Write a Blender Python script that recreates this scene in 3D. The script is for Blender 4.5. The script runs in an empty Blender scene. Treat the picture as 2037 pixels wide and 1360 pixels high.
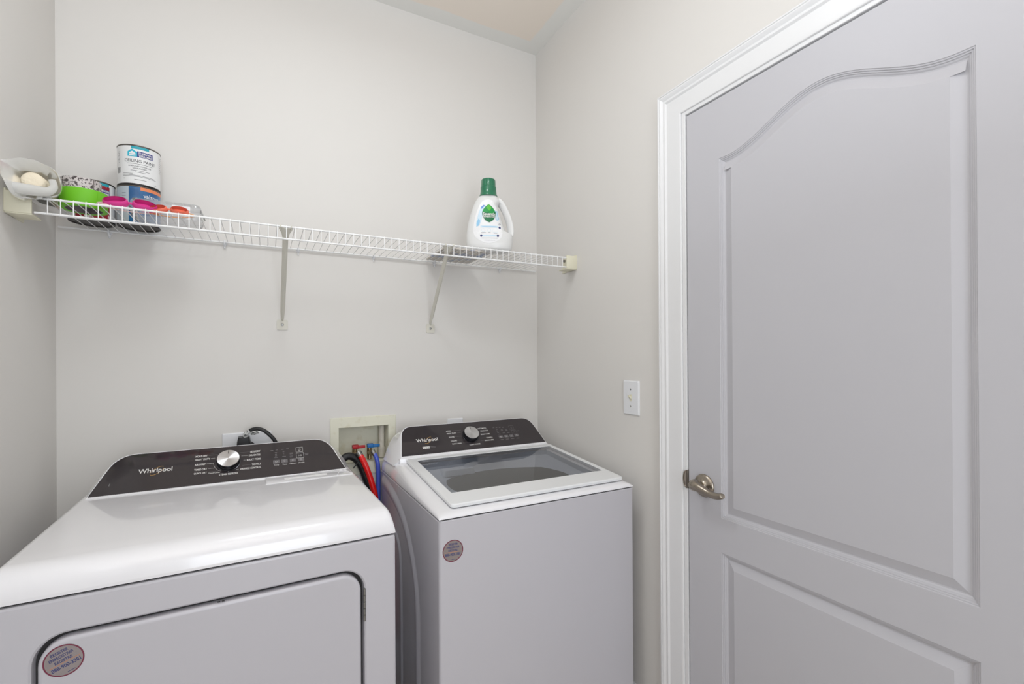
import bpy, bmesh, math, random
from mathutils import Vector, Matrix, noise
from mathutils.geometry import tessellate_polygon
random.seed(7)
C = bpy.context.scene
PI = math.pi
# ------------------------------------------------------------------ camera
YAW, PITCH, ROLL, FPX, CY, CAMH = 0.4838313, 0.0020778, -0.0058604, 933.05, 710.53, 1.28
fw = Vector((math.sin(YAW)*math.cos(PITCH), math.cos(YAW)*math.cos(PITCH), math.sin(PITCH)))
r0 = Vector((math.cos(YAW), -math.sin(YAW), 0)); u0 = r0.cross(fw)
rt = math.cos(ROLL)*r0 + math.sin(ROLL)*u0; upv = -math.sin(ROLL)*r0 + math.cos(ROLL)*u0
cd = bpy.data.cameras.new('camera'); cam = bpy.data.objects.new('camera', cd); C.collection.objects.link(cam)
M = Matrix((rt, upv, -fw)).transposed().to_4x4(); M.translation = (0, 0, CAMH); cam.matrix_world = M
cd.sensor_width = 36; cd.lens = 36*FPX/2037; cd.shift_y = (CY-680)/2037; cd.clip_start = 0.02
C.camera = cam
# ------------------------------------------------------------------ world, lights, exposure
w = bpy.data.worlds.new('world'); C.world = w; w.use_nodes = True
bg = w.node_tree.nodes['Background']; bg.inputs[0].default_value = (0.90, 0.95, 1.0, 1); bg.inputs[1].default_value = 1.0
C.view_settings.view_transform = 'Standard'; C.view_settings.look = 'None'
C.view_settings.exposure = 0.48; C.view_settings.gamma = 1
def area(name, loc, direction, sx, sy, power, col):
    l = bpy.data.lights.new(name, 'AREA'); l.shape = 'RECTANGLE'; l.size = sx; l.size_y = sy; l.energy = power; l.color = col
    o = bpy.data.objects.new(name, l); C.collection.objects.link(o); o.location = loc
    o.rotation_euler = Vector(direction).to_track_quat('-Z', 'Y').to_euler(); return o
# added fill light, out of view, shining in from behind the camera
area('unseen_rear_fill', (0.15, -1.75, 1.35), (0.05, 1, 0.0), 0.9, 1.9, 15, (0.87, 0.93, 1.0))
# added fill light, out of view, aimed up to brighten ceiling and tops
area('unseen_bounce_fill', (-0.14, -0.15, 1.75), (0.05, 0.12, 1.0), 0.25, 0.25, 13.5, (0.87, 0.93, 1.0))
# the flush ceiling lamp's own light
LAMP = (0.12, 0.98, 2.74)
pl = bpy.data.lights.new('ceiling_lamp_light', 'AREA'); pl.shape = 'DISK'; pl.size = 0.34; pl.energy = 3.7; pl.color = (0.89, 0.955, 1.0)
plo = bpy.data.objects.new('ceiling_lamp_light', pl); C.collection.objects.link(plo); plo.location = (LAMP[0], LAMP[1], 2.62)

# room
R, D, L, CH, FY = 1.1596, 1.9448, -0.5746, 2.74, -1.35

# ------------------------------------------------------------------ materials
def lin(c):
    c = c/255.0
    return c/12.92 if c <= 0.04045 else ((c+0.055)/1.055)**2.4
def rgb(r, g, b): return (lin(r), lin(g), lin(b), 1)
def mat(name, col, rough=0.5, metal=0.0, coat=0.0, spec=0.5, bump=None, emis=None, ior=None, aniso=0, mottle=None):
    m = bpy.data.materials.new(name); m.use_nodes = True; nt = m.node_tree; b = nt.nodes['Principled BSDF']
    b.inputs['Base Color'].default_value = col; b.inputs['Roughness'].default_value = rough; b.inputs['Metallic'].default_value = metal
    b.inputs['Coat Weight'].default_value = coat; b.inputs['Coat Roughness'].default_value = 0.04
    b.inputs['Specular IOR Level'].default_value = spec
    if ior: b.inputs['IOR'].default_value = ior
    tc = nt.nodes.new('ShaderNodeTexCoord')
    if bump:
        n = nt.nodes.new('ShaderNodeTexNoise'); n.inputs['Scale'].default_value = bump[0]; n.inputs['Detail'].default_value = 4
        bp = nt.nodes.new('ShaderNodeBump'); bp.inputs['Strength'].default_value = bump[1]; bp.inputs['Distance'].default_value = bump[2] if len(bump) > 2 else 0.001
        nt.links.new(tc.outputs['Object'], n.inputs['Vector']); nt.links.new(n.outputs['Fac'], bp.inputs['Height']); nt.links.new(bp.outputs['Normal'], b.inputs['Normal'])
    if mottle:   # (scale, other colour)
        n = nt.nodes.new('ShaderNodeTexNoise'); n.inputs['Scale'].default_value = mottle[0]; n.inputs['Detail'].default_value = 5
        r = nt.nodes.new('ShaderNodeValToRGB'); lo, hi = (mottle[2], mottle[3]) if len(mottle) > 2 else (0.4, 0.65)
        r.color_ramp.elements[0].position = lo; r.color_ramp.elements[1].position = hi
        r.color_ramp.elements[0].color = col; r.color_ramp.elements[1].color = mottle[1]
        nt.links.new(tc.outputs['Object'], n.inputs['Vector']); nt.links.new(n.outputs['Fac'], r.inputs[0]); nt.links.new(r.outputs[0], b.inputs['Base Color'])
    if emis:
        b.inputs['Emission Color'].default_value = emis[0]; b.inputs['Emission Strength'].default_value = emis[1]
    if aniso:
        b.inputs['Anisotropic'].default_value = aniso
        t = nt.nodes.new('ShaderNodeTangent'); t.direction_type = 'RADIAL'; t.axis = 'Z'; nt.links.new(t.outputs[0], b.inputs['Tangent'])
    return m
def clear_mat(name, tint, gloss=0.1, rough=0.03, fres=1.45, milky=0.0):
    m = bpy.data.materials.new(name); m.use_nodes = True; nt = m.node_tree; nt.nodes.clear()
    out = nt.nodes.new('ShaderNodeOutputMaterial'); tr = nt.nodes.new('ShaderNodeBsdfTransparent'); tr.inputs[0].default_value = tint
    gl = nt.nodes.new('ShaderNodeBsdfGlossy'); gl.inputs['Roughness'].default_value = rough; gl.inputs['Color'].default_value = (1, 1, 1, 1)
    f = nt.nodes.new('ShaderNodeFresnel'); f.inputs['IOR'].default_value = fres
    mx = nt.nodes.new('ShaderNodeMixShader'); src = tr
    if milky:
        d0 = nt.nodes.new('ShaderNodeBsdfDiffuse'); d0.inputs[0].default_value = (0.92, 0.92, 0.91, 1); d1 = nt.nodes.new('ShaderNodeBsdfTranslucent'); d1.inputs[0].default_value = (0.92, 0.92, 0.90, 1)
        df = nt.nodes.new('ShaderNodeMixShader'); df.inputs[0].default_value = 0.45; nt.links.new(d0.outputs[0], df.inputs[1]); nt.links.new(d1.outputs[0], df.inputs[2]); m2 = nt.nodes.new('ShaderNodeMixShader')
        m2.inputs[0].default_value = milky; nt.links.new(tr.outputs[0], m2.inputs[1]); nt.links.new(df.outputs[0], m2.inputs[2]); src = m2
    nt.links.new(f.outputs[0], mx.inputs[0]); nt.links.new(src.outputs[0], mx.inputs[1]); nt.links.new(gl.outputs[0], mx.inputs[2]); nt.links.new(mx.outputs[0], out.inputs[0])
    return m
WALL = mat('wall_paint', rgb(224, 221, 217), 0.75, spec=0.25, bump=(180, 0.12, 0.0006))
TRIMP = mat('trim_paint', rgb(232, 232, 233), 0.35, spec=0.4)
DOORP = mat('door_paint', rgb(196, 195, 200), 0.42, spec=0.35, bump=(60, 0.05, 0.0005))
FLOORM = mat('floor_tile', rgb(190, 178, 164), 0.5, mottle=(9, rgb(172, 158, 142)))
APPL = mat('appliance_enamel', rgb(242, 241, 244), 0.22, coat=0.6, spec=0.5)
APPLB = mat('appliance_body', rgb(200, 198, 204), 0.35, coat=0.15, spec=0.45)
LIDW = mat('lid_white', rgb(236, 237, 238), 0.28, coat=0.3)
PANELK = mat('console_glass', rgb(58, 53, 55), 0.03, spec=0.5)
GASKET = mat('dark_gap', rgb(45, 43, 44), 0.7)
KNOBF = mat('brushed_aluminium', rgb(210, 210, 212), 0.27, metal=1.0, aniso=0.88)
KNOBS = mat('dark_chrome', rgb(70, 70, 74), 0.18, metal=0.9)
INKW = mat('white_print', rgb(228, 226, 224), 0.5)
INKG = mat('grey_print', rgb(105, 101, 103), 0.5)
GOLD = mat('gold_print', rgb(205, 160, 75), 0.4)
TUBG = mat('tub_surround_plastic', rgb(200, 207, 218), 0.35, spec=0.5)
TUBD = mat('tub_ring_plastic', rgb(138, 130, 129), 0.4)
DRUM = mat('drum_steel', rgb(205, 199, 197), 0.40, metal=0.0)
GLASSL = clear_mat('tinted_lid_glass', (0.88, 0.88, 0.90, 1), rough=0.015, fres=1.75)
STICK = mat('silver_sticker', rgb(176, 168, 170), 0.22, metal=0.75)
MAROON = mat('maroon_print', rgb(120, 40, 66), 0.4)
NAVY = mat('navy_print', rgb(50, 58, 112), 0.5)
ORNG = mat('orange_print', rgb(200, 130, 90), 0.5)
NICKEL = mat('satin_nickel', rgb(158, 149, 137), 0.26, metal=1.0)
STEEL = mat('zinc_screw', rgb(150, 150, 148), 0.3, metal=1.0)
IVORY = mat('ivory_plastic', rgb(228, 224, 202), 0.45, spec=0.4)
IVORYD = mat('aged_ivory_plastic', rgb(226, 224, 206), 0.5, mottle=(22, rgb(206, 198, 170), 0.55, 0.75))
WIREW = mat('white_coated_wire', rgb(240, 240, 240), 0.35)
BRACE = mat('painted_brace', rgb(214, 211, 200), 0.45)
PLASTW = mat('white_plastic', rgb(232, 233, 236), 0.35)
BLACKR = mat('black_rubber', rgb(28, 28, 30), 0.4)
REDH = mat('red_hose_rubber', rgb(224, 12, 10), 0.3, coat=0.3)
BLUEH = mat('blue_hose_rubber', rgb(75, 98, 205), 0.3, coat=0.3)
REDL = mat('red_lever_plastic', rgb(178, 30, 38), 0.45)
BLUEL = mat('blue_lever_plastic', rgb(28, 110, 180), 0.45)
BRASS = mat('brass_fitting', rgb(170, 150, 120), 0.3, metal=1.0)
PVC = mat('white_pipe', rgb(214, 208, 196), 0.5, mottle=(30, rgb(180, 170, 150), 0.55, 0.8))
CANW = mat('can_label_white', rgb(232, 232, 232), 0.3, coat=0.3)
CANM = mat('dark_tin', rgb(52, 48, 47), 0.4, metal=0.5)
CANR = mat('can_rim_tin', rgb(118, 114, 110), 0.3, metal=0.9)
TEAL = mat('teal_print', rgb(40, 160, 176), 0.4); CYAN = mat('cyan_print', rgb(42, 180, 205), 0.4)
SWBLUE = mat('royal_blue_print', rgb(40, 48, 128), 0.4); INKK = mat('charcoal_print', rgb(70, 70, 74), 0.5)
VBLUE = mat('denim_blue_print', rgb(34, 88, 140), 0.3, coat=0.3, mottle=(14, rgb(70, 135, 190)))
VGREY = mat('pale_blue_grey_print', rgb(186, 196, 204), 0.35); VORANGE = mat('orange_band_print', rgb(232, 138, 92), 0.4)
REDMAR = mat('red_marble_print', rgb(150, 22, 40), 0.35, mottle=(60, rgb(235, 225, 225), 0.56, 0.60))
GREENT = mat('green_masking_tape', rgb(108, 190, 22), 0.55, bump=(300, 0.1))
CARDB = mat('grey_cardboard', rgb(120, 112, 112), 0.8, mottle=(40, rgb(92, 84, 90)))
BARK = mat('birch_pattern_tape', rgb(205, 198, 196), 0.6, mottle=(150, rgb(80, 72, 72), 0.5, 0.58))
BARKD = mat('tape_edge_grey', rgb(120, 112, 110), 0.7)
BAGM = clear_mat('white_polythene', (0.95, 0.95, 0.93, 1), rough=0.3, fres=1.14, milky=0.86)
CREAM = mat('cream_roller_nap', rgb(240, 228, 205), 0.9, bump=(60, 0.9, 0.004))
CLEAR = clear_mat('clear_plastic', (0.93, 0.94, 0.96, 1), rough=0.06, fres=1.5, milky=0.24)
PINK = mat('magenta_plastic', rgb(224, 62, 150), 0.35, coat=0.3); ROSE = mat('hot_pink_plastic', rgb(236, 40, 110), 0.35, coat=0.3)
CORAL = mat('coral_plastic', rgb(240, 118, 92), 0.35, coat=0.3); AMBER = mat('amber_plastic', rgb(250, 178, 110), 0.35)
PALEP = mat('pale_pink_silicone', rgb(240, 205, 205), 0.4)
BOTTLE = mat('white_hdpe', rgb(228, 228, 227), 0.32, coat=0.2)
BLABEL = mat('bottle_label_white', rgb(240, 240, 241), 0.35)
CAPG = mat('dark_green_cap', rgb(22, 112, 78), 0.28, coat=0.4)
LEAF1 = mat('leaf_green', rgb(24, 150, 72), 0.4); LEAF2 = mat('leaf_dark_green', rgb(10, 110, 66), 0.4); LEAF3 = mat('leaf_light_green', rgb(92, 190, 66), 0.4)
SKYB = mat('sky_blue_print', rgb(150, 200, 232), 0.4); PALEB = mat('pale_blue_print', rgb(205, 226, 240), 0.4)
SHEETM = mat('mottled_sheet', rgb(205, 198, 190), 0.5, mottle=(16, rgb(150, 165, 195), 0.5, 0.62))
LAMPE = mat('lamp_opal_glass', rgb(250, 248, 240), 0.4, emis=((1.0, 0.97, 0.93, 1), 1.5))
# ceiling: warm old paint with a white cut-in band along the walls
CEIL = bpy.data.materials.new('ceiling_paint'); CEIL.use_nodes = True
nt = CEIL.node_tree; b = nt.nodes['Principled BSDF']; b.inputs['Roughness'].default_value = 0.8
tc = nt.nodes.new('ShaderNodeTexCoord'); sx = nt.nodes.new('ShaderNodeSeparateXYZ'); nt.links.new(tc.outputs['Object'], sx.inputs[0])
nz = nt.nodes.new('ShaderNodeTexNoise'); nz.inputs['Scale'].default_value = 6; nz.inputs['Detail'].default_value = 3; nt.links.new(tc.outputs['Object'], nz.inputs['Vector'])
def mth(op, a, bb):
    n = nt.nodes.new('ShaderNodeMath'); n.operation = op
    for i, v in enumerate((a, bb)):
        if isinstance(v, (int, float)): n.inputs[i].default_value = v
        else: nt.links.new(v, n.inputs[i])
    return n.outputs[0]
dR = mth('SUBTRACT', R, sx.outputs['X']); dB = mth('SUBTRACT', D, sx.outputs['Y'])
dm = mth('ADD', mth('MINIMUM', dR, dB), mth('MULTIPLY', mth('SUBTRACT', nz.outputs['Fac'], 0.5), 0.035))
cr = nt.nodes.new('ShaderNodeValToRGB'); cr.color_ramp.elements[0].position = 0.068; cr.color_ramp.elements[1].position = 0.078
cr.color_ramp.elements[0].color = rgb(232, 231, 227); cr.color_ramp.elements[1].color = rgb(238, 228, 217)
nt.links.new(dm, cr.inputs[0]); nt.links.new(cr.outputs[0], b.inputs['Base Color'])

# ------------------------------------------------------------------ mesh helpers
class MB:
    def __init__(s): s.v = []; s.f = []; s.m = []; s.mats = []
    def mi(s, m):
        if m not in s.mats: s.mats.append(m)
        return s.mats.index(m)
    def add(s, vs, fs, m=None, T=None):
        k = len(s.v); i = s.mi(m) if m else 0
        s.v += [tuple(T @ Vector(p)) if T else tuple(p) for p in vs]
        s.f += [tuple(k+a for a in f) for f in fs]; s.m += [i]*len(fs); return s
    def bm(s, bm, m=None, T=None):
        bm.verts.index_update(); s.add([v.co[:] for v in bm.verts], [[v.index for v in f.verts] for f in bm.faces], m, T); bm.free(); return s
    def box(s, lo, hi, m=None, bev=0, seg=2, T=None):
        bm = bmesh.new(); bmesh.ops.create_cube(bm, size=1)
        lo = Vector(lo); hi = Vector(hi)
        for v in bm.verts: v.co = Vector([(lo[i]+hi[i])/2 + v.co[i]*(hi[i]-lo[i]) for i in range(3)])
        if bev: bmesh.ops.bevel(bm, geom=bm.edges[:], offset=bev, segments=seg, profile=0.5, affect='EDGES')
        return s.bm(bm, m, T)
    def loft(s, rings, m=None, closed=True, cap0=True, cap1=True, T=None):
        n = len(rings[0]); vs = [p for r in rings for p in r]; fs = []
        for i in range(len(rings)-1):
            for j in range(n if closed else n-1):
                a = i*n+j; b2 = i*n+(j+1) % n; fs.append((a, b2, b2+n, a+n))
        if cap0: fs.append(tuple(range(n))[::-1])
        if cap1: fs.append(tuple((len(rings)-1)*n+j for j in range(n)))
        return s.add(vs, fs, m, T)
    def lathe(s, prof, m=None, n=48, T=None, cap0=True, cap1=True):
        rings = [[(r*math.cos(2*PI*j/n), r*math.sin(2*PI*j/n), z) for j in range(n)] for r, z in prof]
        return s.loft(rings, m, True, cap0, cap1, T)
    def tube(s, pts, r, m=None, n=12, smooth=True, ry=None, T=None):
        pts = [Vector(p) for p in pts]
        if smooth: pts = catmull(pts, 8)
        rs = r if callable(r) else (lambda t: r)
        rings = []; t0 = (pts[1]-pts[0]).normalized(); nrm = t0.orthogonal().normalized()
        for i, p in enumerate(pts):
            t = (pts[min(i+1, len(pts)-1)]-pts[max(i-1, 0)]).normalized()
            nrm = (nrm - t*nrm.dot(t)).normalized(); bn = t.cross(nrm); rr = rs(i/(len(pts)-1)); r2 = rr if ry is None else ry
            rings.append([tuple(p + nrm*rr*math.cos(2*PI*j/n) + bn*r2*math.sin(2*PI*j/n)) for j in range(n)])
        return s.loft(rings, m, T=T)
    def prism(s, poly, z0, z1, m=None, T=None):      # polygon in xy extruded in z
        n = len(poly); area2 = sum(poly[i][0]*poly[(i+1) % n][1]-poly[(i+1) % n][0]*poly[i][1] for i in range(n))
        if area2 < 0: poly = poly[::-1]
        vs = [(x, y, z0) for x, y in poly]+[(x, y, z1) for x, y in poly]
        fs = [(i, (i+1) % n, (i+1) % n+n, i+n) for i in range(n)]+[tuple(range(n))[::-1], tuple(range(n, 2*n))]
        return s.add(vs, fs, m, T)
    def build(s, name, m=None, parent=None, smooth=30, loc=None, mtx=None):
        me = bpy.data.meshes.new(name); me.from_pydata(s.v, [], s.f)
        for mm in (s.mats or [m]): me.materials.append(mm)
        if s.mats:
            for p, i in zip(me.polygons, s.m): p.material_index = i
        bm = bmesh.new(); bm.from_mesh(me)
        try: bmesh.ops.recalc_face_normals(bm, faces=bm.faces[:])
        except Exception: pass
        bm.to_mesh(me); bm.free()
        if smooth:
            me.shade_smooth(); me.set_sharp_from_angle(angle=math.radians(smooth))
        o = bpy.data.objects.new(name, me); C.collection.objects.link(o)
        if parent: o.parent = parent
        if mtx is not None: o.matrix_basis = mtx
        if loc: o.location = loc
        return o
def catmull(P, k):
    out = []
    for i in range(len(P)-1):
        p0 = P[max(i-1, 0)]; p1 = P[i]; p2 = P[i+1]; p3 = P[min(i+2, len(P)-1)]
        for j in range(k):
            t = j/k; out.append(0.5*((2*p1)+(p2-p0)*t+(2*p0-5*p1+4*p2-p3)*t*t+(3*p1-p0-3*p2+p3)*t**3))
    out.append(P[-1]); return out
def tag(o, label=None, cat=None, group=None, kind=None):
    if label: o['label'] = label
    if cat: o['category'] = cat
    if group: o['group'] = group
    if kind: o['kind'] = kind
    return o
def empty(name, loc, rz=0, label=None, cat=None, group=None):
    o = bpy.data.objects.new(name, None); C.collection.objects.link(o); o.empty_display_size = 0.05
    o.location = loc; o.rotation_euler = (0, 0, rz); return tag(o, label, cat, group)
def copy_tree(o, parent=None):
    c = o.copy(); C.collection.objects.link(c)
    if parent: c.parent = parent
    for ch in list(o.children): copy_tree(ch, c)
    return c
_tc = {}
def text_data(body, bold):
    k = (body, bold)
    if k in _tc: return _tc[k]
    cu = bpy.data.curves.new('t', 'FONT'); cu.body = body; cu.resolution_u = 3; cu.offset = bold
    ob = bpy.data.objects.new('t', cu); C.collection.objects.link(ob)
    dg = bpy.context.evaluated_depsgraph_get(); dg.update(); me = ob.evaluated_get(dg).to_mesh()
    vs = [v.co.copy() for v in me.vertices]; fs = [tuple(p.vertices) for p in me.polygons]
    ob.evaluated_get(dg).to_mesh_clear(); bpy.data.objects.remove(ob); bpy.data.curves.remove(cu)
    x0 = min(v.x for v in vs); x1 = max(v.x for v in vs); y0 = min(v.y for v in vs); y1 = max(v.y for v in vs)
    _tc[k] = ([((v.x-x0)/(x1-x0), (v.y-y0)/(y1-y0)) for v in vs], fs); return _tc[k]
def text(mb, body, u0, u1, v, h, f, m, bold=0.0, rot=0, shear=0, piv=None):
    """lettering body between u0..u1, centred on v with height h, mapped by f(u, v) -> point"""
    vs, fs = text_data(body, bold); out = []
    for a, b2 in vs:
        uu = u0+a*(u1-u0)+shear*(b2-0.5)*h; vv = v+(b2-0.5)*h
        if piv: 
            cx, cy = piv; c_, s_ = math.cos(rot), math.sin(rot); uu, vv = cx+(uu-cx)*c_-(vv-cy)*s_, cy+(uu-cx)*s_+(vv-cy)*c_
        out.append(f(uu, vv))
    mb.add(out, fs, m)
def quad(mb, u0, u1, v0, v1, f, m, nu=1, rot=0, piv=(0, 0)):
    c_, s_ = math.cos(rot), math.sin(rot); vs = []; fs = []
    for i in range(nu+1):
        for v in (v0, v1):
            u = u0+(u1-u0)*i/nu; vs.append(f(piv[0]+(u-piv[0])*c_-(v-piv[1])*s_, piv[1]+(u-piv[0])*s_+(v-piv[1])*c_))
    for i in range(nu): fs.append((2*i, 2*i+2, 2*i+3, 2*i+1))
    mb.add(vs, fs, m)
def poly_uv(mb, pts, f, m): mb.add([f(u, v) for u, v in pts], [tuple(range(len(pts)))], m)
def line_uv(mb, pts, wd, f, m, closed=False):
    n = len(pts); vs = []; fs = []
    for i, (u, v) in enumerate(pts):
        a = pts[(i-1) % n] if (closed or i) else pts[0]; b2 = pts[(i+1) % n] if (closed or i < n-1) else pts[-1]
        dx, dy = b2[0]-a[0], b2[1]-a[1]; l = math.hypot(dx, dy) or 1; nx, ny = -dy/l*wd/2, dx/l*wd/2
        vs += [f(u+nx, v+ny), f(u-nx, v-ny)]
    for i in range(n if closed else n-1): j = (i+1) % n; fs.append((2*i, 2*j, 2*j+1, 2*i+1))
    mb.add(vs, fs, m)
def ring_pts(cx, cy, rx, ry, n=40, rot=0, a0=0, a1=2*PI):
    out = []
    full = abs(a1-a0-2*PI) < 1e-6
    for i in range(n if full else n+1):
        a = a0+(a1-a0)*i/n; x, y = rx*math.cos(a), ry*math.sin(a); out.append((cx+x*math.cos(rot)-y*math.sin(rot), cy+x*math.sin(rot)+y*math.cos(rot)))
    return out
def struct(name, mb, m, parent=None, smooth=30):
    o = mb.build(name, m, parent, smooth)
    if not parent: o['kind'] = 'structure'
    return o
def rrect(x0, x1, y0, y1, r, n=8):
    out = []
    for cx, cy, a in ((x1-r, y1-r, 0), (x0+r, y1-r, PI/2), (x0+r, y0+r, PI), (x1-r, y0+r, 3*PI/2)):
        for i in range(n+1): t = a+PI/2*i/n; out.append((cx+r*math.cos(t), cy+r*math.sin(t)))
    return out
def tess(loops):
    """loops of 2-D points (outer first, then holes) -> verts, tris"""
    tri = tessellate_polygon([[Vector((x, y, 0)) for x, y in lp] for lp in loops]); flat = [p for lp in loops for p in lp]
    return flat, [tuple(t) for t in tri]

# ------------------------------------------------------------------ room shell
T = 0.12
DY0, DY1, DZ = 0.246, 1.0385, 2.033          # door opening in the right wall
struct('floor', MB().box((L-T, FY-T, -0.05), (R+T, D+T, 0)), FLOORM, smooth=0)
struct('ceiling', MB().box((L-T, FY-T, CH), (R+T, D+T, CH+0.06)), CEIL, smooth=0)
struct('wall_left', MB().box((L-T, FY-T, 0), (L, D+T, CH)), WALL, smooth=0)
bx0, bx1, bz0, bz1 = 0.2532, 0.4446, 0.868, 1.010    # recess of the hose box in the back wall
wb = MB().box((L, D, 0), (bx0, D+T, CH)).box((bx1, D, 0), (R, D+T, CH)).box((bx0, D, 0), (bx1, D+T, bz0)).box((bx0, D, bz1), (bx1, D+T, CH))
struct('wall_back', wb, WALL, smooth=0)
wr = MB().box((R, FY-T, 0), (R+T, DY0-0.02, CH)).box((R, DY1+0.014, 0), (R+T, D+T, CH)).box((R, DY0-0.02, DZ+0.013), (R+T, DY1+0.014, CH))
struct('wall_right', wr, WALL, smooth=0)
wf = MB().box((L, FY-T, 0), (-0.32, FY, CH)).box((0.62, FY-T, 0), (R, FY, CH)).box((-0.32, FY-T, 2.05), (0.62, FY, CH))
struct('wall_front', wf, WALL, smooth=0)
# baseboards
def baseboard(name, p0, p1, nrm):
    prof = [(0, 0), (0.014, 0), (0.014, 0.085), (0.011, 0.095), (0.011, 0.102), (0.006, 0.112), (0.004, 0.122), (0, 0.124)]
    p0 = Vector(p0); p1 = Vector(p1); n = Vector(nrm)
    rings = [[tuple(p + n*d + Vector((0, 0, z))) for d, z in prof] for p in (p0, p1)]
    struct(name, MB().loft(rings), TRIMP, smooth=0)
baseboard('baseboard_back', (L+0.001, D, 0), (R-0.001, D, 0), (0, -1, 0))
baseboard('baseboard_left', (L, FY, 0), (L, D-0.015, 0), (1, 0, 0))
baseboard('baseboard_right', (R, 1.145, 0), (R, D-0.015, 0), (-1, 0, 0))
# door casing (trim_1): mitred profile round three sides, with the jamb reveal
cprof = [(0.0, 0.0), (0.0, 0.012), (0.003, 0.018), (0.007, 0.0185), (0.0085, 0.0165), (0.012, 0.0175), (0.015, 0.0165), (0.022, 0.011), (0.024, 0.0105), (0.026, 0.013), (0.030, 0.013), (0.035, 0.0085), (0.045, 0.008), (0.078, 0.0072), (0.084, 0.0068), (0.0868, 0.0055), (0.0880, 0.0035), (0.0880, 0.0)]
yo, yi_, zt = 1.1405, 0.144, 2.132
rings = []
for corner in range(4):
    ring = []
    for d, t in cprof:
        y = (yo-d) if corner < 2 else (yi_+d); z = 0.0 if corner in (0, 3) else zt-d
        ring.append((R-t, y, z))
    rings.append(ring)
trim = MB().loft(rings)
# jamb boards lining the opening
trim.box((R-0.001, DY1, 0), (R+T, DY1+0.0139, DZ+0.0129), bev=0.0012, seg=1).box((R-0.001, DY0-0.0199, 0), (R+T, DY0-0.004, DZ+0.0129)).box((R-0.001, DY0-0.004, DZ), (R+T, DY1, DZ+0.0129), bev=0.0012, seg=1)
trim1 = struct('trim_1', trim, TRIMP, smooth=22)
sp = MB().box((R-0.0035, 1.0365, 0.874), (R+0.03, 1.0387, 0.931), bev=0.0008).tube([(R-0.0035, 1.0385, 0.878), (R-0.005, 1.047, 0.884), (R-0.0052, 1.0505, 0.903), (R-0.005, 1.047, 0.922), (R-0.0035, 1.0385, 0.928)], 0.0012)
rr_ = [(1.0383+0.0125*math.sin(PI*i/12)**0.7, 0.902-0.0275*math.cos(PI*i/12)) for i in range(13)]
sp.add([(R-0.0025, y, z) for y, z in rr_]+[(R-0.0045, y, z) for y, z in rr_], [tuple(range(13)), tuple(range(13, 26))[::-1]]+[(i, i+1, i+14, i+13) for i in range(12)])
o = sp.build('strike_plate', NICKEL, trim1)
o['label'] = 'satin nickel strike plate with a curved lip'

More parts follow.
